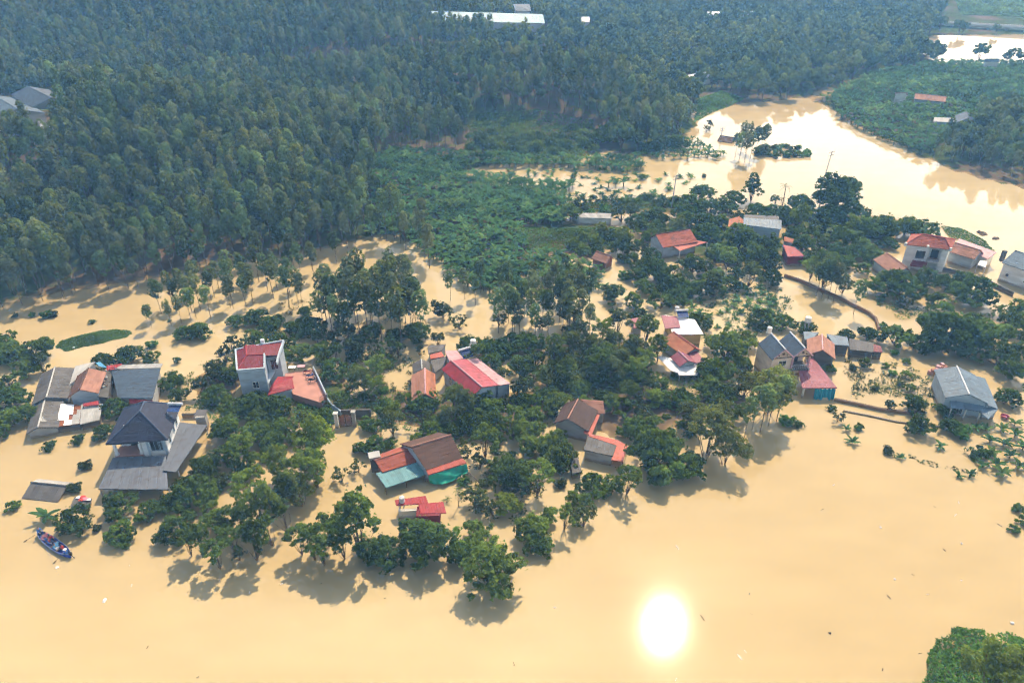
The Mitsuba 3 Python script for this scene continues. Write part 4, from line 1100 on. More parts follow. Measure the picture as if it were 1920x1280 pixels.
# ---------------------------------------------------------------- slate house at the right
h = thing('slate_house', 'blue-grey house with slate sheet gable and lean-to roof at right', 'house')
g_ = gable(h, W(1794, 686, 4.8), W(1817.5, 739, 4.8), 3.3, 3.3, 1.3, 'sheet', 'slate_light', wall='bluegrey_wall', rcol='steel', pw=.9)
a, b = g_['LA'] + V(-.2, .2, -.2), g_['LB'] + V(-.2, 0, -.2)
c, d = W(1872, 767, 2.4), W(1847, 709, 2.5)
roof(h, [(a, b, c, d)], 'sheet', 'slate_light', name='side_roof', pw=.9); under(h, [a, b, c, d], 'bluegrey_wall', .35, name='side_wall')
q = [W(1781, 751, 2.9), W(1846, 757, 2.9), W(1843, 771, 2.4), W(1784, 764, 2.4)]
roof(h, [q], 'sheet', 'slate_light', name='front_canopy'); posts(h, [q[2] + V(-.2, .2, 0), q[3] + V(.2, .2, 0), lerp(q[2], q[3], .5) + V(0, .2, 0)], 2.3, 'offwhite', .08)
q = [W(1845, 757, 2.7), W(1871, 768, 2.4), W(1853, 785, 2.1), W(1836, 771, 2.3)]
roof(h, [q], 'sheet', 'slate_light', name='corner_canopy')
fr = lerp(g_['RB'], g_['LB'], .3) - g_['d'] * .34
window(h, V(fr[0], fr[1], .6), -g_['s'][:2] * -1 if False else (g_['LB'] - g_['RB'])[:2], 1.3, 1.6, 'offwhite', bars=2)
h = thing('broken_wall', 'collapsed pinkish brick wall at the back left of the slate house', 'wall')
m = MB()
for k in range(40):
    p = lerp(W(1750, 700, .3), W(1772, 688, .3), hrng.random()) + V(*hrng.normal(0, .4, 2), 0); m.box((p[0], p[1], -.8), hrng.uniform(.3, .8, 3) * [1, 1, 2.6], hrng.random() * 3, ['brick', 'tile_pale', 'palepink'][k % 3], hrng.random())
scene[h] = m.ply()
h = thing('boat', 'small pink boat moored right of the slate house', 'boat')
a, b = W(1876, 778, .3), W(1892, 785, .3)
L = np.linalg.norm(b - a); t = np.linspace(-1, 1, 9); m = MB()
D = (b - a) / L; S = V(-D[1], D[0], 0); ce = (a + b) / 2
prof = [ce + D * L / 2 * x + S * y * .55 * (1 - x * x) ** .5 + V(0, 0, zz) for x in t for y, zz in ((-1, .35), (-.6, -.1), (.6, -.1), (1, .35), (.8, .33), (.5, .05), (-.5, .05), (-.8, .33))]
m.add(prof, [[i * 8 + j, i * 8 + (j + 1) % 8, (i + 1) * 8 + (j + 1) % 8, (i + 1) * 8 + j] for i in range(8) for j in range(8)], 'pink'); m.put(f'{h}__hull', 'painted')
m = MB(); m.box((ce[0], ce[1], .2), (.25, .9, .05), math.atan2(D[1], D[0]), 'whitesheet'); m.put(f'{h}__seat')

# ---------------------------------------------------------------- white villa with red roof at the right
h = thing('villa', 'white two-storey villa with red hipped roof near the right edge', 'house')
ze = 6.4
FL, FR, BR = W(1697, 458, ze), W(1783, 468, ze), W(1792, 449, ze)
BL = FL + BR - FR
R1, R2 = W(1729, 439, 8.2), W(1772, 446, 8.2)
roof(h, [(R1, R2, FR, FL), (R2, R1, BL, BR), (R1, R1 + V(.01, 0, 0), FL, BL), (R2 + V(.01, 0, 0), R2, BR, FR)], 'tile', 'tile_red', [(R1, R2, .15), (R1, FL, .12), (R2, FR, .12), (R1, BL, .12), (R2, BR, .12)], 'salmon')
X = (FR - FL) / np.linalg.norm(FR - FL); Y = (BR - FR) / np.linalg.norm(BR - FR); LX, LY = np.linalg.norm(FR - FL), np.linalg.norm(BR - FR)
Q = lambda x, y, z=0: V(*(FL + X * x + Y * y)[:2], z)
walls(h, [Q(.4, .4), Q(LX * .55, .4), Q(LX * .55, 2.2), Q(LX * .82, 2.2), Q(LX * .82, .4), Q(LX - .4, .4), Q(LX - .4, LY - .4), Q(.4, LY - .4)], ze - .05, 'white')
m = MB(); m.prism([Q(LX * .55 + .02, .2), Q(LX * .82 - .02, .2), Q(LX * .82 - .02, 2.15), Q(LX * .55 + .02, 2.15)], 2.6, 2.8, 'offwhite'); m.put(f'{h}__balcony')
m = MB()
for i in range(9):
    p = lerp(Q(LX * .56, .3, 2.8), Q(LX * .81, .3, 2.8), i / 8); m.bar(p, p + V(0, 0, .9), .035, 'rust', .5, 4)
m.bar(Q(LX * .56, .3, 3.7), Q(LX * .81, .3, 3.7), .05, 'rust', .5, 4); m.put(f'{h}__railing')
window(h, Q(LX * .30, .4, 3.3), X, 1.7, 1.7, 'wood', bars=2); window(h, Q(LX * .60, 2.2, 2.85), X, 1.4, 2.2, 'wood', 'door')
for p in (Q(.1, .2), Q(LX * .5, .1), Q(LX - .15, .2)):
    m = MB(); m.box((p[0], p[1], ze - .45), (.5, .5, .8), .1, 'offwhite', .9); m.put(f'{h}__parapet_block')
q = [Q(2.5, .35, 2.6), Q(LX * .6, .3, 2.6), Q(LX * .6, -2.0, 2.1), Q(2.5, -2.0, 2.1)]
roof(h, [q], 'sheet', 'maroon', name='porch_roof'); posts(h, [q[2] + V(-.2, .2, 0), q[3] + V(.2, .2, 0)], 2.0, 'offwhite', .1)
h = thing('tiled_cottage', 'brown gabled wing right of the red-roofed white villa', 'house')
gable(h, W(1790, 455, 4.4), W(1840, 470, 4.4), 2.6, 2.6, 1.5, 'tile', 'tile_pale', wall='bluegrey_wall', fine=False)
h = thing('shed', 'long pink sheet roof behind the brown wing of the white villa', 'shed')
q = [W(1798, 447, 3.4), W(1869, 473, 3.4), W(1852, 486, 2.9), W(1791, 459, 2.9)]
roof(h, [q], 'sheet', 'palepink', fine=False); under(h, q, 'offwhite', .4)
h = thing('tiled_cottage', 'brown gabled cottage left of the red-roofed white villa', 'house')
gable(h, W(1662, 474, 4.0), W(1701, 502, 4.0), 1.6, 3.0, 1.5, 'tile', 'tile_pale', wall='bluegrey_wall')
h = thing('bluegrey_roof_house', 'long white house with blue-grey roof cut by the right edge', 'house')
A, B = W(1903, 470, 6.2), W(2010, 505, 6.2)
gable(h, A, B, 4.6, 4.6, 1.8, 'tile', 'slate_light', 'slate_light', wall='white', fine=False)
d = (B - A)[:2]; d /= np.linalg.norm(d); s = V(-d[1], d[0], 0)
o = A - s * 4.3 + V(d[0], d[1], 0) * .35
for i, t in enumerate((1.2, 5.2, 8.6, 12.0)):
    window(h, V(*(o - s * .02 + V(d[0], d[1], 0) * t)[:2], 1.6), d, .6 if i == 0 else 1.3, .6 if i == 0 else 1.9, 'offwhite', bars=0 if i == 0 else 1)
m = MB(); p = W(1880, 482, 4.6); m.box((p[0], p[1], 3.6), (.8, .7, 2.6), .2, 'dark_wall'); m.put(f'{h}__chimney')
h = thing('awning', 'white sheet awning between pink roof and the blue-grey roofed house', 'awning')
q = [W(1838, 488, 2.6), W(1851, 490, 2.6), W(1848, 501, 2.3), W(1833, 496, 2.3)]
roof(h, [q], 'sheet', 'whitesheet'); posts(h, [q[2], q[3]], 2.2, 'steel', .05)

# ---------------------------------------------------------------- houses farther back
h = thing('farmhouse', 'farmhouse with reddish-brown roof and salmon awning right of the banana field', 'house')
gable(h, W(1229, 440, 5.0), W(1294, 429.5, 5.0), 2.6, 3.9, 1.9, 'tile', 'tile_brown', 'tile_red', wall='bluegrey_wall', fine=False)
q = [W(1258, 459, 3.1), W(1297, 449, 3.1), W(1326, 454, 2.7), W(1275, 470, 2.6)]
roof(h, [q], 'sheet', 'salmon', name='awning', fine=False); posts(h, [q[2], q[3]], 2.5, 'offwhite', .1)
h = thing('sheet_roof_house', 'long house with pale slate sheet roof beside the bamboo', 'house')
q = [W(1394, 408, 4.9), W(1466, 413, 4.9), W(1465, 430, 4.2), W(1394, 421.5, 4.2)]
roof(h, [q], 'sheet', 'slate_light', fine=False); under(h, q, 'bluegrey_wall', .3)
q = [W(1396, 402, 3.6), W(1458, 405, 3.6), W(1460, 413, 3.6), W(1396, 409, 3.6)]
roof(h, [q], 'bare', 'fibro', name='rear_roof'); under(h, q, 'grey_wall', .2, name='rear_wall')
h = thing('tiled_cottage', 'tiny brown roofed cottage at the left end of the long slate roof', 'house')
gable(h, W(1386, 406, 4.0), W(1384, 421, 4.0), 1.6, 2.4, 1.0, 'tile', 'tile_orange', wall='grey_wall', fine=False)
h = thing('sheet_roof_house', 'small house with bright red sheet roof below the long slate roof', 'house')
q = [W(1468, 459, 3.4), W(1490, 463, 3.4), W(1509, 480, 2.6), W(1477, 481, 2.6)]
roof(h, [q], 'sheet', 'red', fine=False); under(h, q, 'maroon', .3)
h = thing('shed', 'small brown roof just behind the bright red sheet roof', 'shed')
q = [W(1470, 443, 3.2), W(1489, 448, 3.2), W(1486, 456, 2.8), W(1470, 452, 2.8)]
roof(h, [q], 'tile', 'tile_orange', fine=False); under(h, q, 'grey_wall', .3)
h = thing('ruined_house', 'roofless-edged brown ruin under the trees at the banana field corner', 'house')
gable(h, W(1118, 471, 3.0), W(1146, 480, 3.0), 1.4, 2.0, 1.2, 'tile', 'tile_pale', wall='brick', fine=False)
h = thing('floating_roof', 'dark brown roof of a drowned hut alone in the upper flood', 'hut')
gable(h, W(1350, 254.5, 1.5), W(1377, 258.5, 1.5), 2.6, 2.6, 1.3, 'tile', 'tile_brown', wall='dark_wall', fine=False)
h = thing('barn', 'brown and grey barn amid the far banana field, the upper one', 'barn')
gable(h, WG(1716, 175, 4.6), WG(1775, 181, 4.6), 3.2, 4.0, 1.5, 'fibro', 'fibro', 'tile_pale', wall='grey_wall', fine=False)
h = thing('barn', 'low pale grey shed beside the arched barn in far banana field', 'barn')
q = [WG(1752, 220, 3.2), WG(1803, 222, 3.2), WG(1802, 231, 2.6), WG(1750, 228, 2.6)]
roof(h, [q], 'fibro', 'fibro_light', fine=False); under(h, q, 'bluegrey_wall', .4)
h = thing('barn', 'blue-grey arched barn in the far banana field', 'barn')
gable(h, WG(1812, 209, 5.5), WG(1815, 222, 5.5), 3.4, 3.4, 1.9, 'sheet', 'slate', wall='bluegrey_wall', fine=False)
h = thing('barn', 'low grey cement roof along the hedge above the village', 'barn')
q = [W(1071, 399, 2.4), W(1147, 400, 2.4), W(1148, 410, 2.0), W(1084, 408, 2.0)]
roof(h, [q], 'fibro', 'fibro_light', fine=False); under(h, q, 'offwhite', .3)
h = thing('factory', 'wide pale blue factory roof among the far woods at top', 'factory')
q = [WG(800, 21, 10), WG(1018, 27, 10), WG(1022, 44, 8), WG(838, 40, 8)]
roof(h, [q], 'sheet', 'far_blue', fine=False, pw=3, ribs=2); under(h, q, 'far_white', 1.0, z0=-2)
h = thing('factory_hall', 'white gabled hall behind the far pale blue factory', 'factory')
q = [WG(962, 8, 12), WG(993, 8, 12), WG(996, 21, 9), WG(967, 21, 9)]
roof(h, [q], 'sheet', 'far_white', fine=False, pw=3, ribs=2); under(h, q, 'far_white', 1.0, z0=-2)
h = thing('factory_hall', 'tiny white shed right of the far pale blue factory', 'factory')
q = [WG(1090, 32, 8), WG(1106, 32, 8), WG(1106, 42, 6.5), WG(1090, 42, 6.5)]
roof(h, [q], 'sheet', 'far_white', fine=False, pw=3, ribs=2); under(h, q, 'far_white', 1.0, z0=-2)
h = thing('barn', 'pale roofed barn at the left edge on the wooded hill', 'barn')
gable(h, WG(-12, 178, 7), WG(33, 205, 7), 6.5, 6.0, 2.0, 'sheet', 'slate_light', wall='offwhite', fine=False, z0=0)
h = thing('barn', 'larger blue-grey hipped barn on the wooded hill, second from left edge', 'barn')
gable(h, WG(52, 162, 8), WG(96, 184, 8), 7.0, 6.5, 2.2, 'sheet', 'slate', wall='grey_wall', fine=False, z0=0)
h = thing('shed', 'white shed roofs below the hill barns', 'shed')
q = [WG(72, 226, 3.4), WG(84, 229, 3.4), WG(103, 244, 2.6), WG(76, 240, 2.6)]
roof(h, [q], 'sheet', 'whitesheet', fine=False); under(h, q, 'white', .3, z0=0)
h = thing('barn', 'long white sheet roof in the woods above the upper flood', 'barn')
q = [WG(1281, 143, 5), WG(1321, 134, 5), WG(1337, 140, 4), WG(1296, 147, 4)]
roof(h, [q], 'sheet', 'whitesheet', fine=False); under(h, q, 'offwhite', .4, z0=-1)
for x, y, w, lab in ((1338, 24, 12, 'tiny white roof in the far woods, right of top centre'), (1400, 23, 12, 'tiny pale roof just right of the white one in the far woods'), (1536, 80, 9, 'lone pale roof in the hazy woods above the flood arm'), (1860, 112, 14, 'pale roof at the upper edge of the far banana field'), (1690, 176, 12, 'small pinkish roof left of the upper field barn')):
    h = thing('far_shed', lab, 'shed')
    q = [WG(x - w, y - 2, 6), WG(x + w, y - 2, 6), WG(x + w, y + 4, 4.6), WG(x - w, y + 4, 4.6)]
    roof(h, [q], 'sheet', 'whitesheet' if 'white' in lab else 'palepink' if 'pink' in lab else 'slate_light', fine=False, pw=2, ribs=2); under(h, q, 'offwhite', .5, z0=-1)
h = thing('bridge', 'pale road bridge crossing the far flooded fields at upper right', 'bridge')
a, b = W(1752, 43, 3.0), W(1960, 54, 3.0)
CLEARPX.append((Polygon([(1755, 36), (1920, 46), (1920, 58), (1755, 48)]), 640.0))
L = (b - a)[:2]; n = V(-L[1], L[0], 0) / np.linalg.norm(L) * 4
m = MB(); m.slab(a + n, b + n, b - n, a - n, .8, 'concrete', .8); m.put(f'{h}__deck')
for e in (n, -n):
    m = MB(); e2 = e * .94; m.slab(a + e + V(0, 0, .9), b + e + V(0, 0, .9), b + e2 + V(0, 0, .9), a + e2 + V(0, 0, .9), 1.0, 'offwhite'); m.put(f'{h}__parapet')
for i in range(7):
    p = lerp(a, b, i / 6); m = MB(); m.box((p[0], p[1], -2.5), (1.2, 6, 4.7), math.atan2(L[1], L[0]), 'concrete'); m.put(f'{h}__pier')

# utility poles
for i, (x, y, tx, ty, lab) in enumerate(((1541, 347, 1555, 285, 'tall utility pole with crossarms standing in the upper flood, right of the bamboo'), (1258, 392, 1266, 329, 'utility pole at the hedge beside the flooded banana field'), (1350, 268, 1352, 240, 'short pole beside the drowned hut in the upper flood'), (1479, 385, 1482, 372, 'broken stump pole beside the thin palm'))):
    h = thing('utility_pole', lab, 'utility pole')
    b = W(x, y, 0)
    hh = .5
    for _ in range(60):
        if proj(b + V(0, 0, hh))[1] < ty:
            break
        hh += .2
    tp_ = b + V((tx - x) / F * depth(b) * .35, 0, hh)
    m = MB(); m.bar(b - V(0, 0, 2), tp_, .17, 'concrete', .5, 8, .10); m.put(f'{h}__shaft')
    if hh > 5:
        for e in (.35, 1.2):
            m = MB(); p = tp_ - V(0, 0, e); m.box((p[0], p[1], p[2]), (2.0, .12, .12), .4, 'wood')
            for k in (-.85, -.3, .3, .85):
                m.bar(p + V(k * math.cos(.4), k * math.sin(.4), .12), p + V(k * math.cos(.4), k * math.sin(.4), .36), .06, 'white', .7, 6)
            m.put(f'{h}__crossarm')
# ---------------------------------------------------------------- planted forest on the hills
frng = np.random.default_rng(77)


def in_view(p, mx=90, my=60):
    q = proj(p)
    return (q[:, 0] > -mx) & (q[:, 0] < 1920 + mx) & (q[:, 1] > -my) & (q[:, 1] < 1280 + 40) & (depth(p) > 20)


def scatter(x0, x1, y0, y1, step, jit=.42, rot=0.35):
    n = int((x1 - x0 + y1 - y0) / step)
    i, j = np.meshgrid(np.arange(-n, n), np.arange(-n, n))
    c, s = math.cos(rot), math.sin(rot)
    u = (i + frng.uniform(-jit, jit, i.shape)) * step; v = (j + frng.uniform(-jit, jit, i.shape)) * step
    x = (x0 + x1) / 2 + u * c - v * s; y = (y0 + y1) / 2 + u * s + v * c
    k = (x > x0) & (x < x1) & (y > y0) & (y < y1)
    return x[k], y[k]


BANANA1 = Polygon(WP([(688, 445), (700, 330), (740, 305), (860, 300), (1080, 305), (1130, 300), (1190, 298), (1215, 330), (1180, 350), (1070, 352), (1060, 378), (1065, 425), (985, 430), (990, 480), (1075, 490), (1085, 520), (970, 548), (920, 556), (860, 540), (830, 500), (760, 452)])).buffer(0)
BANANA2 = Polygon(WP([(1540, 190), (1640, 140), (1760, 122), (1960, 125), (1960, 215), (1870, 216), (1790, 240), (1740, 300), (1690, 278), (1620, 250), (1575, 225), (1560, 205)])).buffer(0)
CLEARING = Polygon(WP([(860, 300), (890, 240), (1010, 232), (1110, 240), (1130, 290), (1080, 305)])).buffer(0)
GREENPATCH = Polygon(WP([(1305, 235), (1310, 195), (1350, 180), (1400, 190), (1330, 210)])).buffer(0)
FARFIELD = Polygon(WP([(1770, 10), (1752, 62), (2000, 68), (2000, -8), (1785, -8)])).buffer(0)
NOFOREST = shapely.union_all([FARFIELD, BANANA1.buffer(-1), BANANA2.buffer(2), CLEARING, GREENPATCH] + [c.buffer(3) for c in CLEAR])


def forest(kinds, x, y, smin, smax, tall=(1.0, 1.25), shore_min=1.0):
    """(apparent distance, model, x, y, z, scale, turn, upright scale) of every tree in view"""
    z = ground(x, y)
    k = in_view(np.c_[x, y, z + 6]) & (shore(x, y) > shore_min) & ~shapely.contains_xy(NOFOREST, x, y)
    for poly, zz in CLEARPX:          # keep the far roofs in sight
        if zz > 190:
            q = np.c_[x, y, z + 7]
            k &= ~(shapely.contains_xy(poly.buffer(5), *proj(q).T) & (depth(q) < zz) & (frng.random(len(x)) < (.9 if zz < 400 else .72)))
    out = []
    for a, b, c in zip(x[k], y[k], z[k]):
        L = MODELS[kinds[frng.integers(len(kinds))]]
        s = frng.uniform(smin, smax)
        out.append((depth(np.array([a, b, c])) / s, L[frng.integers(len(L))][0], a, b, c - .3, s, frng.uniform(0, 2 * PI), s * frng.uniform(*tall)))
    return out


front = lambda x, y: (x < -8 + (y - 200) * .25) & (y < 310 + 0.42 * (x + 200))
x, y = scatter(-330, 60, 130, 330, 3.35, .30)
k = front(x, y) & ((x < -35) | (y < 215) | (frng.random(x.shape) < .5))
near_e = forest(['e'], x[k], y[k], .82, 1.18, shore_min=-4.0)
x, y = scatter(-420, 110, 200, 560, 3.9, .32)
euc_zone = (y < 470 + .1 * x) & (x < 40 + (330 - y) * .4) & ((x < -10) | ((y > 262) & (y < 345)))
k = ~front(x, y) & euc_zone
far_e = forest(['ef'], x[k], y[k], .85, 1.25)
x, y = scatter(-150, 560, 240, 900, 5.8, .48)
k = ~((y < 470 + .1 * x) & (x < 40 + (330 - y) * .4) & ((x < -10) | ((y > 262) & (y < 345)))) & ~front(x, y)
far_d = forest(['df', 'df', 'df', 'lf'], x[k], y[k], .7, 1.5)
# rounder dark trees mixed along the foot and folds of the front hill
x, y = scatter(-330, 60, 130, 330, 7.0, .48)
k = front(x, y) & (meshkit.noise(np.stack([x * .02 + 4, y * .03, x * 0], -1), 9) > .60 - .30 * (x > -60) - .5 * (y > 255 + .12 * (x + 100)))
mid_d = forest(['df', 'lf', 'df'], x[k], y[k], .7, 1.25)
x, y = scatter(-190, -75, 205, 262, 6.0, .48)
mid_d += forest(['lf', 'lf', 'df'], x, y, .7, 1.1)
print('forest', len(near_e), len(far_e), len(far_d), len(mid_d))
# ---------------------------------------------------------------- trees of the village, placed one by one
vrng = np.random.default_rng(21)
LAND = [((100, 740), 'the grey barns at far left'), ((258, 810), 'the navy-roofed villa'), ((86, 915), 'the submerged grey hut'), ((490, 690), 'the tall crimson-roofed house'), ((650, 790), 'the wooden gate'), ((795, 710), 'the small orange-brown cottage'),
        ((885, 700), 'the crimson sheet-roofed house'), ((790, 870), 'the tarpaulin farmhouse'), ((790, 948), 'the red washroom'), ((1090, 780), 'the brown-tiled farmhouse'), ((1130, 845), 'the grey outhouse'), ((1275, 610), 'the white sheet-roofed house'), ((1280, 685), 'the mauve gable'),
        ((1480, 650), 'the twin-gabled villa'), ((1620, 648), 'the long dark shed'), ((1650, 762), 'the brick wall in the water'), ((1815, 735), 'the slate-roofed house'), ((1740, 470), 'the red-roofed white villa'), ((1680, 490), 'the brown cottage at right'), ((1890, 510), 'the house at the right edge'),
        ((1260, 450), 'the reddish-brown farmhouse'), ((1430, 418), 'the long slate roof'), ((1490, 470), 'the bright red sheet roof'), ((1570, 556), 'the curved brick wall'), ((1110, 402), 'the low cement roof'), ((1545, 330), 'the tall utility pole'), ((1363, 262), 'the drowned hut roof'), ((175, 635), 'the floating weed strip'),
        ((1130, 480), 'the brown ruin'), ((1262, 360), 'the hedge pole'), ((1560, 1230), 'the sun glint'), ((1480, 290), 'the young tree island')]
KIND = {'d': ('broadleaf_tree', 'dark round-crowned tree', 'tree', .72), 'm': ('broadleaf_tree', 'leafy mid-green tree', 'tree', .82), 'ml': ('broadleaf_tree', 'bright yellow-green tree', 'tree', .85), 's': ('sparse_tree', 'thin see-through tree', 'tree', .92), 'l': ('feathery_tree', 'bright feathery tree', 'tree', 1.45),
        'a': ('acacia_tree', 'hazy grey-green thin-stemmed tree', 'tree', 1.25), 'b': ('shrub', 'low shrub', 'shrub', .42), 't': ('broadleaf_tree', 'tall open-crowned tree', 'tree', 1.75), 'c': ('columnar_tree', 'narrow columnar tree', 'tree', 1.5), 'bamboo': ('bamboo_clump', 'arching bamboo clump', 'bamboo', 1.0)}
PLACED = []


def plant(px, py, w, kind, zf=None, sz=1.0, rise=0.0):
    zf = KIND[kind][3] if zf is None else zf
    zc = 2.0
    for _ in range(8):
        p = W(px, py, zc); wm = w / F * depth(p); zc = zf * wm / 2 + rise
    L = MODELS[kind]; mod, r0, c0 = L[vrng.integers(len(L))]
    s = wm / (2 * r0)
    PLACED.append((px, py, w, kind, mod, p[0], p[1], zc - c0 * s * sz, s, s * sz))


HAND = {
    'd': '20 740 64;192 672 44;240 662 52;282 670 36;345 622 40;368 617 48;318 712 52;213 762 52;192 805 38;142 972 70;222 946 66;225 995 58;282 950 50;318 938 46;322 990 66;362 915 84;378 870 62;440 600 36;478 592 44;507 606 46;520 598 30;570 582 30;545 612 40;592 610 56;636 608 24;690 625 46;740 625 36;785 620 56;625 690 58;680 742 22;720 760 46;480 752 70;522 757 60;612 777 46;420 800 70;478 806 72;532 800 60;420 852 62;452 882 52;692 792 40;702 832 50;790 747 66;880 792 60;932 790 60;840 802 50;940 867 56;962 882 80;1115 905 60;1010 1015 58;796 1012 126;730 1030 84;690 1022 60;990 640 60;1122 702 56;1180 702 56;1270 742 56;1285 747 52;1342 692 76;1310 598 52;1230 836 120;1195 800 70;1290 872 76;1432 594 56;1470 600 46;1515 612 38;1590 627 34;1630 624 42;1790 608 126;1715 752 50;1725 797 52;1785 797 42;1318 358 48;1335 385 44;1378 368 42;1505 380 58;1600 392 56;1650 420 76;1730 428 66;1320 412 56;1330 432 56;1230 502 66;1270 532 60;1450 517 46;1690 527 84;1740 522 58;1830 542 84;1830 600 50;1890 742 50;1365 385 40;1540 398 44;1200 590 40;945 650 50;880 640 46;1745 640 70;1560 395 50;1420 392 46;1470 398 44;1290 410 44;1205 330 18;1100 265 34;1060 268 34;1010 255 30;960 262 32;900 270 34;1135 250 60;1075 240 30;985 240 26;1270 262 44;1220 272 36;1190 255 40',
    'm': '75 650 62;25 655 64;45 690 56;15 780 60;48 772 50;331 674 18;335 737 40;475 630 44;562 660 60;602 655 50;665 690 32;640 742 40;795 747 56;915 747 56;922 762 56;972 802 56;1002 802 50;1040 822 60;1060 842 52;992 832 60;893 990 56;1000 985 80;1030 962 42;922 1055 128;890 1015 50;980 682 60;1000 702 50;1020 832 60;1050 852 70;1330 722 60;1368 645 96;1400 632 50;1625 678 28;1700 700 22;1708 725 24;1685 625 64;1860 620 80;1902 600 60;1880 660 70;1902 692 60;1080 932 42;1560 430 68;1590 442 60;1510 430 50;1700 420 56;1390 442 76;1440 452 56;1342 472 56;1300 492 56;1420 472 50;1760 560 50;1660 520 40;1240 560 50;1190 560 46;1150 545 50;1620 460 50;1820 640 50;1620 500 34;1345 520 60',
    's': '375 722 52;396 692 56;420 662 46;432 640 40;622 636 50;660 642 60;692 660 50;746 652 46;650 720 50;602 672 40;422 985 50;640 887 40;672 872 34;900 862 50;890 930 60;922 952 42;1095 965 62;1210 772 52;1400 722 70;1672 757 28;1572 778 30;1340 530 66;1700 560 40;1455 372 26;450 970 46;447 1040 34;820 632 36;860 600 40;830 575 50;1332 232 22;1325 240 16',
    'l': '585 830 82;590 880 60;520 870 56;542 912 50;560 920 54;482 940 86;540 905 60;735 790 46;850 747 54;872 745 46;700 722 40;1040 650 46;1075 640 44;1110 650 46;1150 640 44;1190 650 44;1060 690 44;1100 690 46;1145 690 44;1215 612 50;1195 690 46;1085 615 40;1160 600 40;1235 650 44;1548 508 52;1585 530 36;1525 500 40;1180 730 40;1140 660 40;1130 615 38;1215 670 40;1170 670 40;1880 1262 130',
    'a': '1335 800 112;1365 832 80;1450 720 112;1412 718 50;1300 770 60',
    'b': '282 648 24;147 823 26;93 835 26;160 873 26;182 990 18;236 1013 30;140 915 28;22 948 30;1640 727 16;1480 790 32;1555 690 22;1560 765 18;1495 795 22;1770 770 40;1800 808 40;1665 845 22;1610 800 20;1672 700 18;1690 720 16;1600 690 18;60 590 14;85 592 24;100 590 18;28 592 12;1840 850 40;1320 330 10;1265 705 20;660 640 24;1725 800 30;735 830 30;870 900 26;910 905 26;1650 560 18;1690 570 18;1655 610 18;1735 545 14;1912 955 26;1900 990 24;1920 975 30',
    'c': '1412 352 36',
    'ml': '1045 750 62;950 940 58;1230 742 50;735 762 40;15 780 50;872 760 40;1550 690 24;1700 420 46',
    't': '662 962 108;582 1007 66;560 1002 60;470 1002 80;600 1022 60;612 985 60;500 985 60;455 962 52;402 1030 60;372 1000 56;1010 882 70;962 782 60;640 1010 60;530 960 56;430 1000 56;350 1010 50;1060 960 50;1180 890 56',
    'bamboo': '1572 358 84;1585 380 60;1540 372 44',
}
for kind, rows in HAND.items():
    for r in rows.split(';'):
        px, py, w = map(float, r.split())
        if px > 1850 and py > 1200:
            plant(px, py, w, kind, rise=2.0)
        else:
            plant(px, py, w, kind, sz=1.3 if kind == 'l' and w > 48 and py > 800 else 1.0)

VILLAGE = [([(365, 690), (440, 650), (520, 605), (640, 615), (780, 625), (870, 640), (960, 640), (1050, 650), (1190, 640), (1230, 700), (1400, 690), (1470, 730), (1400, 780), (1290, 860), (1180, 905), (1080, 960), (1010, 900), (880, 880), (700, 850), (560, 950), (430, 1010), (330, 980), (340, 900), (390, 850), (400, 780)], 2.9, 'dmmssdmtlbb', (30, 60)),
           ([(1060, 385), (1290, 382), (1480, 402), (1600, 425), (1680, 445), (1640, 500), (1510, 500), (1420, 520), (1330, 570), (1160, 575), (1110, 500), (1070, 470)], 3.6, 'ddmdmslb', (30, 54)),
           ([(1830, 580), (1930, 560), (1930, 770), (1880, 710), (1840, 660)], 4.4, 'dmms', (40, 60)),
           ([(1620, 480), (1690, 500), (1760, 520), (1830, 530), (1800, 560), (1680, 545)], 4.2, 'dmbs', (30, 50)),
           ([(1180, 490), (1340, 500), (1480, 520), (1480, 560), (1300, 555), (1200, 570)], 3.8, 'sdbm', (30, 52)),
           ([(1560, 600), (1640, 640), (1760, 680), (1740, 740), (1640, 700), (1590, 700)], 6.0, 'bbs', (26, 36)),
           ([(840, 590), (950, 600), (1180, 590), (1180, 625), (1000, 640), (860, 640)], 5.0, 'sb', (24, 40)),
           ([(20, 590), (280, 600), (430, 640), (330, 690), (250, 640), (40, 610)], 11.0, 'b', (14, 26)),
           ([(-20, 640), (60, 640), (85, 680), (50, 780), (20, 830), (-20, 830)], 4.0, 'dms', (44, 62)),
           ([(900, 250), (1100, 245), (1125, 285), (1000, 290), (880, 285)], 6.0, 'dm', (24, 36)),
           ([(1060, 378), (1280, 376), (1300, 392), (1060, 394)], 3.2, 'mdb', (20, 30)),
           ([(1412, 296), (1422, 282), (1460, 278), (1518, 290), (1515, 300), (1460, 303)], 1.9, 'b', (20, 32)),
           ([(870, 240), (1000, 236), (1110, 244), (1125, 285), (1000, 292), (880, 285)], 4.6, 'dm', (24, 36))]
NOFILL = shapely.union_all([Polygon(p) for p in ([(600, 850), (640, 800), (668, 800), (650, 880), (620, 990), (575, 985)], [(700, 690), (740, 680), (770, 700), (760, 735), (700, 720)], [(840, 620), (960, 600), (960, 635), (850, 650)], [(690, 880), (900, 870), (900, 960), (690, 960)], [(1110, 770), (1180, 770), (1190, 830), (1130, 830)], [(530, 690), (620, 690), (620, 760), (530, 740)], [(1280, 540), (1480, 530), (1480, 620), (1290, 625)], [(1420, 880), (1180, 940), (1150, 990), (1300, 980)])])
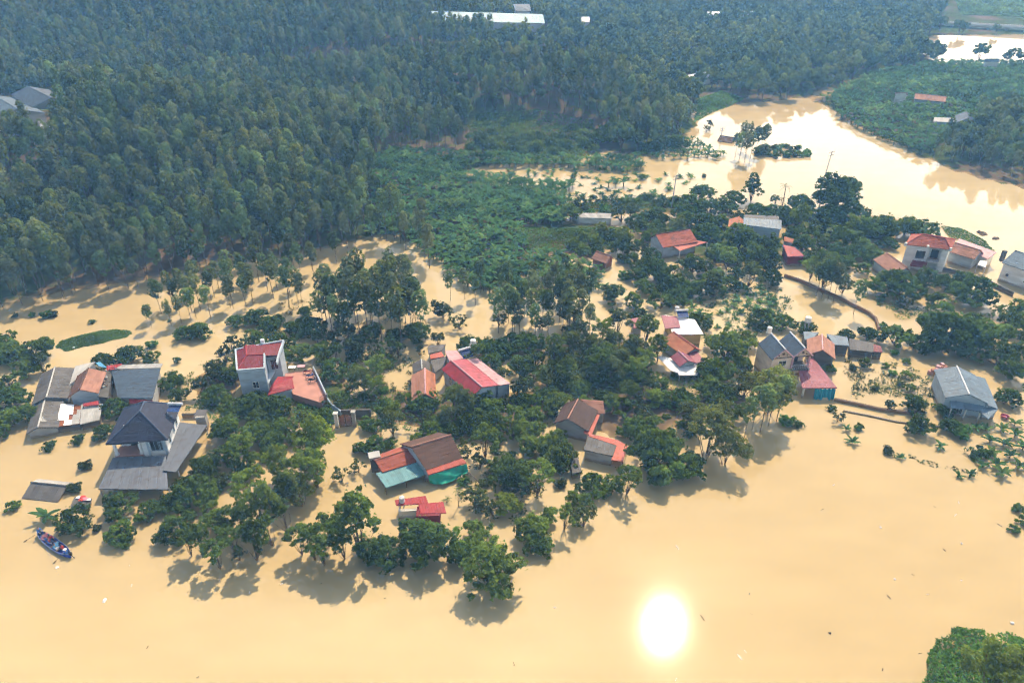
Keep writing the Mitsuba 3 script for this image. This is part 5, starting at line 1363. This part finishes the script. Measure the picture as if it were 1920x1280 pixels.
for poly, step, kinds, (w0, w1) in VILLAGE:
    P_ = Polygon(WP(poly)).buffer(0)
    bx = P_.bounds; n_ = 0
    for gx_ in np.arange(bx[0], bx[2], step):
        for gy_ in np.arange(bx[1], bx[3], step):
            x, y = gx_ + vrng.uniform(-.45, .45) * step, gy_ + vrng.uniform(-.45, .45) * step
            if not P_.contains(Point(x, y)):
                continue
            kind = kinds[vrng.integers(len(kinds))]; w = vrng.uniform(w0, w1) * (.55 if kind == 'b' else 1)
            px, py = proj(V(x, y, 1.5)); pt = Point(px, py)
            dpt = float(depth(V(x, y, 1.5)))
            if NOFILL.contains(pt) or any(c.distance(Point(x, y)) < w / F * dpt * .45 for c in CLEAR):
                continue
            if any(c.distance(pt) < w * .5 and z > dpt - 2 for c, z in CLEARPX):
                continue
            if any((px - q[0]) ** 2 + (py - q[1]) ** 2 < (.21 * (w + q[2])) ** 2 for q in PLACED):
                continue
            plant(px, py, w, kind)

# names and labels: what it looks like, where it stands, and its rank among the like
groups_ = {}
for q in sorted(PLACED, key=lambda q: q[6]):
    px, py, w, kind = q[:4]
    lx, name = min(LAND, key=lambda l: ((l[0][0] - px) / 1.25) ** 2 + ((l[0][1] - py)) ** 2)
    dx, dy = (px - lx[0]) / 1.25, py - lx[1]
    side = ('right of' if dx > 0 else 'left of') if abs(dx) > abs(dy) else ('in front of' if dy > 0 else 'behind')
    size = 'large ' if w > 78 else 'small ' if w < 38 and kind in 'dmslac' else ''
    groups_.setdefault((size + KIND[kind][1], side, name), []).append(q)
ORD = ['', 'second', 'third', 'fourth', 'fifth', 'sixth', 'seventh', 'eighth', 'ninth', 'tenth', 'eleventh', 'twelfth']
for (what, side, name), qs in groups_.items():
    qs.sort(key=lambda q: q[0])
    n = len(qs)
    for i, q in enumerate(qs):
        if n == 1:
            lab = f'{what} standing {side} {name}'
        elif n == 2:
            lab = f'{what} {side} {name}, the {"left" if i == 0 else "right"} one'
        elif i == 0 or i == n - 1:
            lab = f'{what} {side} {name}, the {"leftmost" if i == 0 else "rightmost"}'
        else:
            lab = f'{what} {side} {name}, {ORD[i] if i < 12 else str(i + 1) + "th"} from left'
        key = uniq(KIND[q[3]][0])
        inst(key, q[4], q[5], q[6], q[7], q[8], vrng.uniform(0, 2 * PI), q[9])
        tag(key, lab, KIND[q[3]][2], f'{"shrubs" if q[3] == "b" else "trees"} among the flooded houses')
print('village trees', len(PLACED))

# ---------------------------------------------------------------- eucalyptus standing in the flood
STANDS = [('flooded grove left of centre, bare trunks showing', [(600, 640), (585, 605), (650, 570), (705, 545), (765, 560), (800, 595), (795, 640), (720, 655)], 3.2, 'et', (.85, 1.08)),
          ('thin row of flooded trunks between hillside and grove', [(330, 590), (300, 560), (480, 515), (640, 490), (600, 540), (560, 590), (470, 585), (380, 600)], 3.8, 'et', (.62, .9)),
          ('flooded grove beside the banana field, centre right', [(935, 590), (1115, 585), (1120, 640), (1010, 650), (930, 625)], 3.0, 'e', (.80, 1.02)),
          ('flooded belt along the lower edge of the banana field', [(850, 545), (1090, 555), (1100, 580), (940, 585), (840, 565)], 3.6, 'e', (.62, .85)),
          ('flooded grove at the right edge, upper flood', [(1745, 300), (1960, 355), (1960, 250), (1870, 240), (1800, 250)], 3.7, 'e', (.75, 1.0)),
          ('woodland edge row standing in the upper flood', [(1195, 215), (1290, 215), (1300, 238), (1200, 240)], 4.0, 'e', (.7, .95))]
euc = []
for what, poly, step, kind, (s0, s1) in STANDS:
    P_ = Polygon(WP(poly)).buffer(0); bx = P_.bounds
    for gx_ in np.arange(bx[0], bx[2], step):
        for gy_ in np.arange(bx[1], bx[3], step):
            x, y = gx_ + vrng.uniform(-.5, .5) * step, gy_ + vrng.uniform(-.5, .5) * step
            if P_.contains(Point(x, y)) and not any(c.distance(Point(x, y)) < 1.5 for c in CLEAR) and not any(c.distance(Point(*proj(V(x, y, 8)))) < 6 for c, z in CLEARPX):
                L = MODELS[kind]; s = vrng.uniform(s0, s1)
                euc.append((float(depth(V(x, y, 4))) / s, L[vrng.integers(len(L))][0], x, y, -.6 if s > .6 else -1.2, s, vrng.uniform(0, 2 * PI), s * vrng.uniform(.95, 1.1), what))
for x, y, s in ((285, 615, .6), (303, 588, .85), (322, 612, .62), (341, 606, .66), (358, 598, .7), (395, 596, .75), (1385, 303, .95), (1395, 306, 1.0), (1406, 300, .9), (1415, 292, 1.05), (1426, 286, .95), (1378, 296, .9), (1400, 285, 1.0), (1390, 280, .95), (1432, 278, .9), (1600, 590, .8), (1540, 560, .95), (1552, 562, .9), (1530, 555, .85), (1562, 566, .9), (1545, 548, .95), (1455, 790, .9), (1440, 800, .85), (1425, 812, .9), (1410, 806, .85), (1395, 822, .8)):
    p = W(x, y, 0); L = MODELS['et']
    euc.append((float(depth(p)) / s, L[vrng.integers(3)][0], p[0], p[1], -.6, s, vrng.uniform(0, 6.28), s, 'scattered lone trunks rising from open flood water'))
EUCDESC = {}
alle = sorted(euc + [q + ('front row of the planted hillside at the flood edge',) for q in near_e], key=lambda q: q[0])
rest = alle[300:]
for q in alle[:300]:
    key = uniq('eucalyptus_tree'); inst(key, *q[1:8])
    tag(key, f'slender eucalyptus in the {q[8]}', 'tree', f'eucalyptus in the {q[8]}')
for i, q in enumerate([q[:8] for q in rest] + far_e):
    inst(f'eucalyptus_forest__{i + 1:03d}', *q[1:8])
tag('eucalyptus_forest', 'dense planted eucalyptus forest covering the hillsides at the upper left', 'forest', None, 'stuff')
for i, q in enumerate(far_d + mid_d):
    inst(f'mixed_forest__{i + 1:03d}', *q[1:8])
tag('mixed_forest', 'mixed broadleaf woodland filling the hazy valley at the top', 'forest', None, 'stuff')

# ---------------------------------------------------------------- bananas
ban = []


def bananas(poly, step, s0, s1, drop, keep=1.0, edge=None, what=''):
    P_ = poly if not isinstance(poly, list) else Polygon(WP(poly)).buffer(0)
    bx = P_.bounds
    for gx_ in np.arange(bx[0], bx[2], step):
        for gy_ in np.arange(bx[1], bx[3], step):
            x, y = gx_ + vrng.uniform(-.45, .45) * step, gy_ + vrng.uniform(-.45, .45) * step
            if vrng.random() < keep and P_.contains(Point(x, y)) and in_view(np.array([[x, y, 1.0]]))[0] and not any(c.distance(Point(x, y)) < 1.0 for c in CLEAR):
                s = vrng.uniform(s0, s1); g = float(ground([x], [y])[0])
                ban.append((float(depth(V(x, y, 1))) / s, x, y, max(g, -.2) - drop, s, what))


GAP = Polygon(WP([(860, 325), (900, 314), (1080, 318), (1170, 325), (1300, 318), (1300, 345), (1070, 350), (1000, 345)])).buffer(0)
bananas(BANANA1.difference(GAP), 2.1, 1.0, 1.5, .2, what='large banana field at centre')
bananas([(870, 322), (1180, 316), (1310, 330), (1300, 350), (1210, 372), (1060, 372), (1000, 345)], 2.9, .7, 1.0, .9, .55, what='half-drowned banana rows above the centre field')
bananas([(1060, 370), (1230, 366), (1280, 378), (1060, 380)], 2.4, .7, 1.0, .8, .8, what='half-drowned banana rows above the centre field')
bananas([(1180, 296), (1240, 268), (1300, 262), (1365, 295), (1340, 300), (1240, 300)], 2.4, .8, 1.1, .3, what='small banana patch by the upper flood')
bananas([(1285, 560), (1330, 530), (1430, 540), (1470, 560), (1450, 600), (1360, 625), (1300, 610)], 2.3, .6, .95, .9, .75, what='drowned banana patch behind the twin-gabled villa')
bananas([(1060, 500), (1130, 500), (1140, 545), (1090, 555), (1010, 545)], 2.1, .8, 1.2, .3, .8, what='large banana field at centre')
bananas(BANANA2, 2.6, 1.1, 1.6, .2, what='far banana field at right')
HB = [(85, 966, 1.25), (1765, 832, .75), (1588, 800, .7), (1600, 824, .75), (1870, 868, 1.0), (1884, 828, 1.0), (1905, 812, 1.0), (1858, 822, .95), (1896, 850, 1.0), (1862, 846, .95), (1912, 870, 1.0), (1880, 884, 1.05), (1845, 868, .8), (1822, 884, .7), (1800, 886, .6), (1812, 800, .8), (1832, 798, .8), (1850, 800, .85), (1690, 852, .55), (1905, 790, .9), (1880, 800, .9), (1920, 835, 1.0)]
for x, y, s in HB:
    p = W(x, y, .8); ban.append((float(depth(p)) / s, p[0], p[1], -.75 * s - .1, s, 'banana clump at the right edge, in front of the slate-roofed house' if x > 1600 else 'hand'))
ban.sort(key=lambda q: q[0])
used_hand = 0
for i, q in enumerate(ban[:300]):
    key = uniq('banana_plant'); L = MODELS['bl']
    inst(key, L[vrng.integers(len(L))][0], q[1], q[2], q[3], q[4], vrng.uniform(0, 6.28))
    px, py = proj(V(q[1], q[2], .8))
    if q[5] == 'hand':
        lab = 'big splayed banana plant beside the blue boat' if px < 300 else 'drowned banana plant near the brick wall, ' + ('nearer' if py > 810 else 'farther') + ' of two'
        tag(key, lab, 'banana plant')
    else:
        tag(key, f'banana plant in the {q[5]}', 'banana plant', f'bananas of the {q[5]}')
for i, q in enumerate(ban[300:]):
    L = MODELS['bn']; inst(f'banana_field__{i + 1:03d}', L[vrng.integers(len(L))][0], q[1], q[2], q[3], q[4], vrng.uniform(0, 6.28))
tag('banana_field', 'green banana plantations reaching back across the flooded valley', 'banana plants', None, 'stuff')
print('bananas', len(ban), 'euc', len(alle))
for x, y, s, k in ((1474, 350, 1.15, 0), (858, 920, .55, 0), (837, 934, .6, 1), (1466, 372, .9, 1)):
    p = W(x, y, 5.5 * s if k == 0 else .8); key = uniq('areca_palm'); mod = MODELS['areca'][k][0]
    inst(key, mod, p[0], p[1], 0.0 if k == 0 else -.2, s, vrng.uniform(0, 6))
    tag(key, {1474: 'thin tall palm standing in the upper flood', 858: 'little slender palm right of the red washroom', 837: 'low palm tuft right of the green tarpaulin', 1466: 'drooping low palm below the thin tall palm'}[x], 'palm')

# ---------------------------------------------------------------- floating weed, hedges and grass


def weeds(name, label, poly, n, size, h, col, kind='stuff', cat='weeds', mound=0.0, up=.9, rag=1.2):
    P_ = Polygon(WP(poly)).buffer(.6).buffer(-.3); bx = P_.bounds
    k = int(n * (bx[2] - bx[0]) * (bx[3] - bx[1]))
    x, y = vrng.uniform(bx[0], bx[2], k), vrng.uniform(bx[1], bx[3], k)
    ed = rag * (meshkit.fbm(np.stack([x * .6, y * .6, x * 0], -1), 2) - .5)
    k = shapely.contains_xy(P_.buffer(-.4), x + ed, y + ed); x, y = x[k], y[k]
    din = shapely.distance(shapely.points(x, y), P_.exterior)
    top = np.minimum(1, din / 1.5) * h * (.5 + .9 * meshkit.fbm(np.stack([x * .5, y * .5, x * 0], -1), 3)) + mound * np.minimum(1, din / 4)
    z = np.maximum(0, ground(x, y)) + top * vrng.uniform(.35, 1, len(x)) + .02
    v = leaves(vrng, np.c_[x, y, z], np.tile([0, 0, up], (len(x), 1)), size, .8, .4)
    scene[name] = leaf_ply(v, col, vrng.normal(.5, .2, len(x)), 'foliage')
    tag(name, label, cat, None, kind)


weeds('floating_weeds', 'elongated strip of bright green weeds floating in water at left', [(104, 650), (112, 640), (140, 631), (185, 621), (225, 615), (243, 621), (241, 632), (205, 640), (160, 650), (125, 659)], 130, .26, .22, 'bananay', rag=2.4)
weeds('vine_bank', 'low leafy vine bank at the bottom right corner', [(1722, 1300), (1738, 1236), (1755, 1196), (1790, 1176), (1850, 1182), (1905, 1197), (2000, 1200), (2000, 1330), (1722, 1330)], 60, .34, 1.3, 'weed', cat='vines', mound=.2, rag=4.0)
weeds('grass_bank', 'green weedy bank on the flood side of the white villa', [(1762, 424), (1800, 429), (1848, 452), (1865, 472), (1832, 464), (1780, 446)], 26, .35, .7, 'grass', cat='grass')
weeds('green_field', 'small green field right of the banana plantation', [(978, 432), (1178, 428), (1186, 466), (988, 478)], 22, .34, .35, 'grass', cat='field')
weeds('far_green_field', 'pale green open field in the haze at the top right corner', [(1785, 10), (1800, 34), (1985, 38), (1985, -10), (1790, -10)], 1.2, 1.6, .8, 'bananay', cat='field')
weeds('orchard_grass', 'rough grass below the orchard trees behind the banana field', [(862, 300), (890, 238), (1010, 232), (1112, 240), (1130, 290), (1080, 303)], 5, .5, .4, 'grass', cat='grass')
weeds('hedge_row', 'low hedge row along the flooded banana field', [(1060, 384), (1280, 378), (1300, 390), (1060, 396)], 24, .32, 1.1, 'mid', cat='hedge')
weeds('far_crop_field', 'pale green crop plot at the wood edge above the upper flood', [(1300, 232), (1308, 195), (1350, 178), (1395, 190), (1335, 212)], 10, .55, .8, 'weed', cat='field')
weeds('yard_grass', 'grass and low plants in the yards around the wooden gate', [(365, 750), (440, 748), (600, 735), (760, 735), (1040, 740), (1060, 800), (900, 815), (640, 800), (600, 790), (400, 790)], 8, .30, .45, 'weed', cat='grass')
weeds('garden_scrub', 'scrub covering the wet ground of the central grove', [(1000, 660), (1190, 640), (1230, 700), (1380, 700), (1300, 780), (1180, 760), (1020, 740)], 8, .34, .8, 'mid', cat='scrub')
weeds('wall_vines', 'vines hanging over the wall right of the gate', [(640, 764), (694, 763), (694, 769), (640, 770)], 60, .22, 2.3, 'grass', cat='vines', mound=.0)
weeds('drift_weeds', 'broken leaves and stalks drifting before the slate-roofed house', [(1655, 842), (1700, 850), (1765, 868), (1835, 890), (1830, 897), (1760, 878), (1690, 858), (1655, 850)], 5, .40, .15, 'sparse', cat='drift')



def tufts(name, label, poly, n, seed, size=.42):
    """leaf tips and stalks that stick out of the water in loose patches"""
    P_ = Polygon(WP(poly)).buffer(0); bx = P_.bounds
    x, y = vrng.uniform(bx[0], bx[2], n * 3), vrng.uniform(bx[1], bx[3], n * 3)
    k = shapely.contains_xy(P_, x, y) & (meshkit.fbm(np.stack([x * .35, y * .35, x * 0 + seed], -1), 3) > .52)
    x, y = x[k][:n], y[k][:n]
    j = np.repeat(np.arange(len(x)), 7); r = vrng.normal(0, .35, (len(j), 2))
    c = np.c_[x[j] + r[:, 0], y[j] + r[:, 1], np.maximum(0, ground(x[j], y[j])) + vrng.uniform(.03, .6, len(j)) * vrng.random(len(x))[j]]
    v = leaves(vrng, c, np.tile([0, 0, .5], (len(c), 1)), size, .9, .32)
    scene[name] = leaf_ply(v, ['banana', 'sparse', 'dry', 'mid'][seed % 4], vrng.normal(.5, .2, len(c)), 'foliage')
    tag(name, label, 'plants', None, 'stuff')


tufts('drowned_crops', 'leaf tips of drowned garden crops behind the twin-gabled villa', [(1285, 555), (1480, 535), (1480, 615), (1320, 640)], 260, 4)
tufts('drowned_garden', 'drowned garden plants between the crimson-roofed houses', [(640, 660), (780, 660), (770, 740), (690, 740)], 160, 1)
tufts('drowned_bushes', 'half-drowned twigs and bushes around the red washroom', [(840, 880), (990, 890), (1100, 960), (1000, 1010), (880, 970)], 300, 5)
tufts('drowned_yard', 'drowned yard plants left of the slate-roofed house', [(1575, 670), (1740, 690), (1750, 745), (1600, 745)], 200, 1)
tufts('drowned_scrub', 'drowned scrub below the red-roofed white villa', [(1600, 540), (1760, 520), (1860, 560), (1700, 600), (1620, 590)], 220, 3)
tufts('shore_scrub', 'wet scrub beside the tall crimson-roofed house', [(330, 690), (440, 670), (440, 770), (350, 770)], 240, 7)
tufts('grove_litter', 'broken stalks among the flooded trunks left of centre', [(430, 600), (620, 540), (800, 560), (800, 640), (560, 640)], 240, 2)
tufts('right_scrub', 'wet scrub around the house group at the right edge', [(1830, 590), (1930, 570), (1930, 780), (1880, 720)], 240, 3)

# ---------------------------------------------------------------- things adrift
for i, (x, y, s, c, lab) in enumerate(((196, 1125, .28, 'foam', 'white foam block adrift in open water at lower left'), (107, 1063, .30, 'foam', 'white float just below the blue boat'), (1651, 988, .20, 'foam', 'white scrap drifting in mid water at right'), (1803, 1018, .16, 'whitesheet', 'small pale scrap drifting toward the right edge'),
                                     (1556, 1186, .16, 'black', 'single dark bobbing object right of the sun glint'), (1898, 1167, .28, 'foam', 'white scrap above the vine mound'), (1678, 1085, .18, 'whitesheet', 'pale scrap in the middle of the open flood'), (1842, 438, .7, 'wood', 'dark driftwood heap in the upper right flood'), (1865, 447, .5, 'wood', 'low driftwood bits right of the driftwood heap'), (1650, 558, .9, 'concrete', 'grey round well standing in flood water'), (1690, 573, .7, 'wood', 'floating wooden raft scrap by the grey well'), (138, 652, .25, 'foam', 'white scrap at the floating weed strip'))):
    key = thing('well' if 'well' in lab else 'flotsam', lab, 'well' if 'well' in lab else 'flotsam')
    p = W(x, y, .05); m = MB()
    if 'well' in lab:
        c = trimesh.creation.annulus(.6, .8, 1.6, sections=20); c.apply_translation(p + V(0, 0, .1)); m.mesh(c, 'concrete'); scene[key] = m.ply('painted'); continue
    for k in range(1 if s < .4 else 7):
        b = trimesh.creation.icosphere(1, s * vrng.uniform(.7, 1.1)); b.vertices *= vrng.uniform(.6, 1.3, 3) * [1, 1, .6]; b.vertices += vrng.normal(0, .12 * s, b.vertices.shape)
        b.apply_translation(p + (V(*vrng.normal(0, s * .7, 2), 0) if k else 0)); m.mesh(b, c, vrng.random())
    scene[key] = m.ply('painted')
rows_ = vrng.random((38, 2))
m = MB()
for u, v in rows_:
    x, y = 40 + u * 1860, 900 + v * 380
    if y < 1040 and 300 < x < 1150:
        continue
    p = W(x, y, .02); r = vrng.uniform(.04, .13); a = vrng.uniform(0, 3); L = V(math.cos(a), math.sin(a), 0) * r * vrng.uniform(1, 4)
    m.bar(p - L, p + L, r * .5, ['wood', 'foam', 'fibro'][int(u * 97) % 3], v, 4)
scene['floating_litter'] = m.ply('painted'); tag('floating_litter', 'tiny twigs and scraps strewn over the open flood water', 'litter', None, 'stuff')

# ---------------------------------------------------------------- the boat and the people in it
h = thing('wooden_boat', 'long blue wooden boat carrying people at lower left', 'boat')
a, b = W(71, 997, .45), W(132, 1041, .45)
a[2] = b[2] = 0
D = (b - a); BL_ = np.linalg.norm(D); D /= BL_; S = V(-D[1], D[0], 0); ce = (a + b) / 2
bp = lambda u, w, z: ce + D * u * BL_ / 2 + S * w + V(0, 0, z)      # along -1..1, across in metres, up
half = lambda u: .66 * (1 - abs(u) ** 2.6) ** .75 + .05
sheer = lambda u: .42 + .26 * abs(u) ** 2.5
t = np.linspace(-1, 1, 25)
ring = lambda u: [bp(u, -half(u), sheer(u)), bp(u, -half(u) * .92, .1), bp(u, -half(u) * .6, -.18 + .2 * abs(u) ** 4), bp(u, half(u) * .6, -.18 + .2 * abs(u) ** 4), bp(u, half(u) * .92, .1), bp(u, half(u), sheer(u)), bp(u, half(u) * .93, sheer(u) - .01), bp(u, half(u) * .84, .14), bp(u, half(u) * .5, max(.05, -.05 + .2 * abs(u) ** 4)), bp(u, -half(u) * .5, max(.05, -.05 + .2 * abs(u) ** 4)), bp(u, -half(u) * .84, .14), bp(u, -half(u) * .93, sheer(u) - .01)]
v = np.array([r for u in t for r in ring(u)]); m = MB()
m.add(v, [[i * 12 + j, i * 12 + (j + 1) % 12, (i + 1) * 12 + (j + 1) % 12, (i + 1) * 12 + j] for i in range(24) for j in range(12)], 'boat'); m.put(f'{h}__hull', 'painted')
for sg_ in (-1, 1):
    m = MB(); m.tube(np.array([bp(u, sg_ * half(u), sheer(u) + .02) for u in t]), np.full(25, .035), 'boat_rim', .6, 5); m.put(f'{h}__gunwale', 'painted')
for u in (-.62, -.3, 0.02, .34, .66):
    m = MB(); w_ = half(u) * .86; m.slab(bp(u - .03, -w_, .28), bp(u + .03, -w_, .28), bp(u + .03, w_, .28), bp(u - .03, w_, .28), .04, 'wood'); m.put(f'{h}__thwart', 'painted')
m = MB(); m.bar(bp(1.0, .1, .5), bp(1.16, .3, -.3), .05, 'black', .5, 6); m.box(bp(1.0, .1, .5), (.3, .3, .4), .4, 'black'); m.put(f'{h}__motor', 'painted')
for k, (u0, w0, u1, w1) in enumerate(((-.85, -.5, -1.1, -1.9), (.8, -.5, .72, -1.9))):
    o = thing('oar', f'wooden oar at the {"upper" if k == 0 else "lower"} end of the blue boat', 'oar')
    p, q = bp(u0, w0, .75), bp(u1, w1, .0); m = MB(); m.bar(p, q, .025, 'wood', .6, 5); d_ = (q - p) / np.linalg.norm(q - p); m.slab(q - d_ * .5 + S * .01 + D * .09, q + D * .07, q - D * .07, q - d_ * .5 - D * .09, .03, 'wood'); scene[o] = m.ply('painted')


def hull(*balls):
    return m3.Manifold.batch_hull([m3.Manifold.sphere(r, 14).translate([float(x) for x in c]) for c, r in balls])


def person(label, u, w, turn, cloth, pants, vest=None, hat=None, stand=False, reach=.3):
    """a seated or standing figure; the body is one surface, the clothes lie on it"""
    k = thing('person', label, 'person', 'people in the blue boat')
    o = bp(u, w, .28 if not stand else 0.0); f = D * math.cos(turn) + S * math.sin(turn); sd_ = V(-f[1], f[0], 0)
    P = lambda x, y, z: o + f * x + sd_ * y + V(0, 0, z)
    hip = .90 if stand else .10
    J = dict(pel=P(0, 0, hip), chest=P(.06, 0, hip + .36), neck=P(.08, 0, hip + .53), head=P(.11, 0, hip + .68))
    body, shirt, trous = [], [], []
    sp = lambda c, r: (c, r)
    for sg_ in (-1, 1):
        sh_, el, wr = P(.06, .19 * sg_, hip + .44), P(.12 + reach * .25, .27 * sg_, hip + .20), P(.22 + reach, .20 * sg_, hip + .12)
        hp, kn, an, to = P(0, .10 * sg_, hip), (P(.42, .13 * sg_, .14) if not stand else P(.06, .12 * sg_, .46)), (P(.44, .13 * sg_, -.26) if not stand else P(0, .13 * sg_, .06)), (P(.58, .14 * sg_, -.27) if not stand else P(.15, .14 * sg_, .03))
        body += [hull(sp(sh_, .06), sp(el, .047)), hull(sp(el, .045), sp(wr, .033)), hull(sp(hp, .09), sp(kn, .065)), hull(sp(kn, .06), sp(an, .042)), hull(sp(an, .042), sp(to, .035))]
        for n_ in range(4):
            b_ = wr + f * .07 + sd_ * (-.03 + .02 * n_); body.append(hull(sp(wr + f * .02, .026), sp(b_, .018)))
            body.append(hull(sp(b_, .0105), sp(b_ + f * (.045 + .008 * (n_ in (1, 2))) - V(0, 0, .025), .009)))
        th = wr + f * .045 - sd_ * .045 * sg_; body.append(hull(sp(wr + f * .02, .018), sp(th, .011), sp(th + f * .03, .010)))
        shirt += [hull(sp(sh_, .078), sp(el, .064)), hull(sp(el, .060), sp(lerp(el, wr, .7), .05))]
        trous += [hull(sp(hp, .115), sp(kn, .085)), hull(sp(kn, .08), sp(lerp(kn, an, .85), .062))]
    body += [hull(sp(J['pel'], .14), sp(J['chest'], .13)), hull(sp(J['chest'], .12), sp(J['neck'], .055)), hull(sp(J['neck'], .052), sp(J['head'], .05)),
             hull(sp(J['head'] + V(0, 0, .035), .095), sp(J['head'] + f * .025 - V(0, 0, .06), .062)), hull(sp(J['head'] + f * .10, .016), sp(J['head'] + f * .085 + V(0, 0, .03), .012))]
    for sg_ in (-1, 1):
        body.append(m3.Manifold.sphere(.022, 10).translate((J['head'] + sd_ * .095 * sg_).tolist()))
    shirt += [hull(sp(J['pel'] + V(0, 0, .04), .155), sp(J['chest'] + sd_ * .09, .125), sp(J['chest'] - sd_ * .09, .125))]
    trous += [hull(sp(J['pel'], .152), sp(J['pel'] - V(0, 0, .05), .14))]

    def solid(parts, col, nm):
        q = m3.Manifold.batch_boolean(parts, m3.OpType.Add).to_mesh()
        tm = trimesh.Trimesh(q.vert_properties[:, :3], q.tri_verts); trimesh.smoothing.filter_taubin(tm, iterations=4)
        m = MB(); m.mesh(tm, col, .5); m.put(f'{k}__{nm}' if nm else k, 'painted', True)
    solid(body, 'skin', 'body'); solid(shirt, cloth, 'shirt'); solid(trous, pants, 'trousers')
    if vest:
        solid([hull(sp(J['pel'] + V(0, 0, .12), .175), sp(J['chest'] + sd_ * .08, .15), sp(J['chest'] - sd_ * .08, .15)), hull(sp(J['neck'] - f * .06, .07), sp(J['chest'] - f * .03, .12))], vest, 'life_vest')
    hd = J['head'] + V(0, 0, .055)
    if hat:
        m = MB(); c_ = trimesh.creation.cone(radius=.24, height=.15, sections=20); c_.apply_translation(hd + V(0, 0, .03)); m.mesh(c_, hat); m.put(f'{k}__hat', 'painted')
    solid([hull(sp(hd - f * .02, .098), sp(hd - f * .05 - V(0, 0, .06), .075))], 'hair', 'hair')


person('person in blue standing at the upper end of the boat, dark hair', -.86, .0, .1, 'shirt_blue', 'trousers', stand=True, reach=.35)
person('person in pale pink sitting first behind the one standing', -.56, .22, 3.0, 'shirt_pink', 'trousers')
person('person in pink shirt and dark trousers, sitting left of the pale pink one', -.56, -.26, .2, 'shirt_pink', 'shirt_blue')
person('person in bright red life vest sitting at the far gunwale', -.34, .26, .1, 'vest', 'trousers', 'vest')
person('person in red life vest sitting near the boat middle', -.22, -.18, .3, 'shirt_blue', 'trousers', 'vest')
person('person in sky blue shirt sitting just past the boat middle', .14, .12, 2.9, 'shirt_light', 'trousers')
person('person in sky blue with white trousers, at near gunwale', .20, -.30, .2, 'shirt_light', 'shirt_white')
person('person in red vest and dark shirt, sitting toward the lower end', .46, .14, 3.0, 'trousers', 'trousers', 'vest')
person('person in navy crouching at the lower end, wearing a pale conical hat', .80, -.05, 3.1, 'shirt_blue', 'trousers', None, 'whitesheet')
table('pal', PAL)
table('leaf', LEAF)
used_models = {v['model']['id'] for v in scene.values() if v.get('type') == 'instance'}
for k in [k for k, v in scene.items() if v.get('type') == 'shapegroup' and k not in used_models]:
    del scene[k]
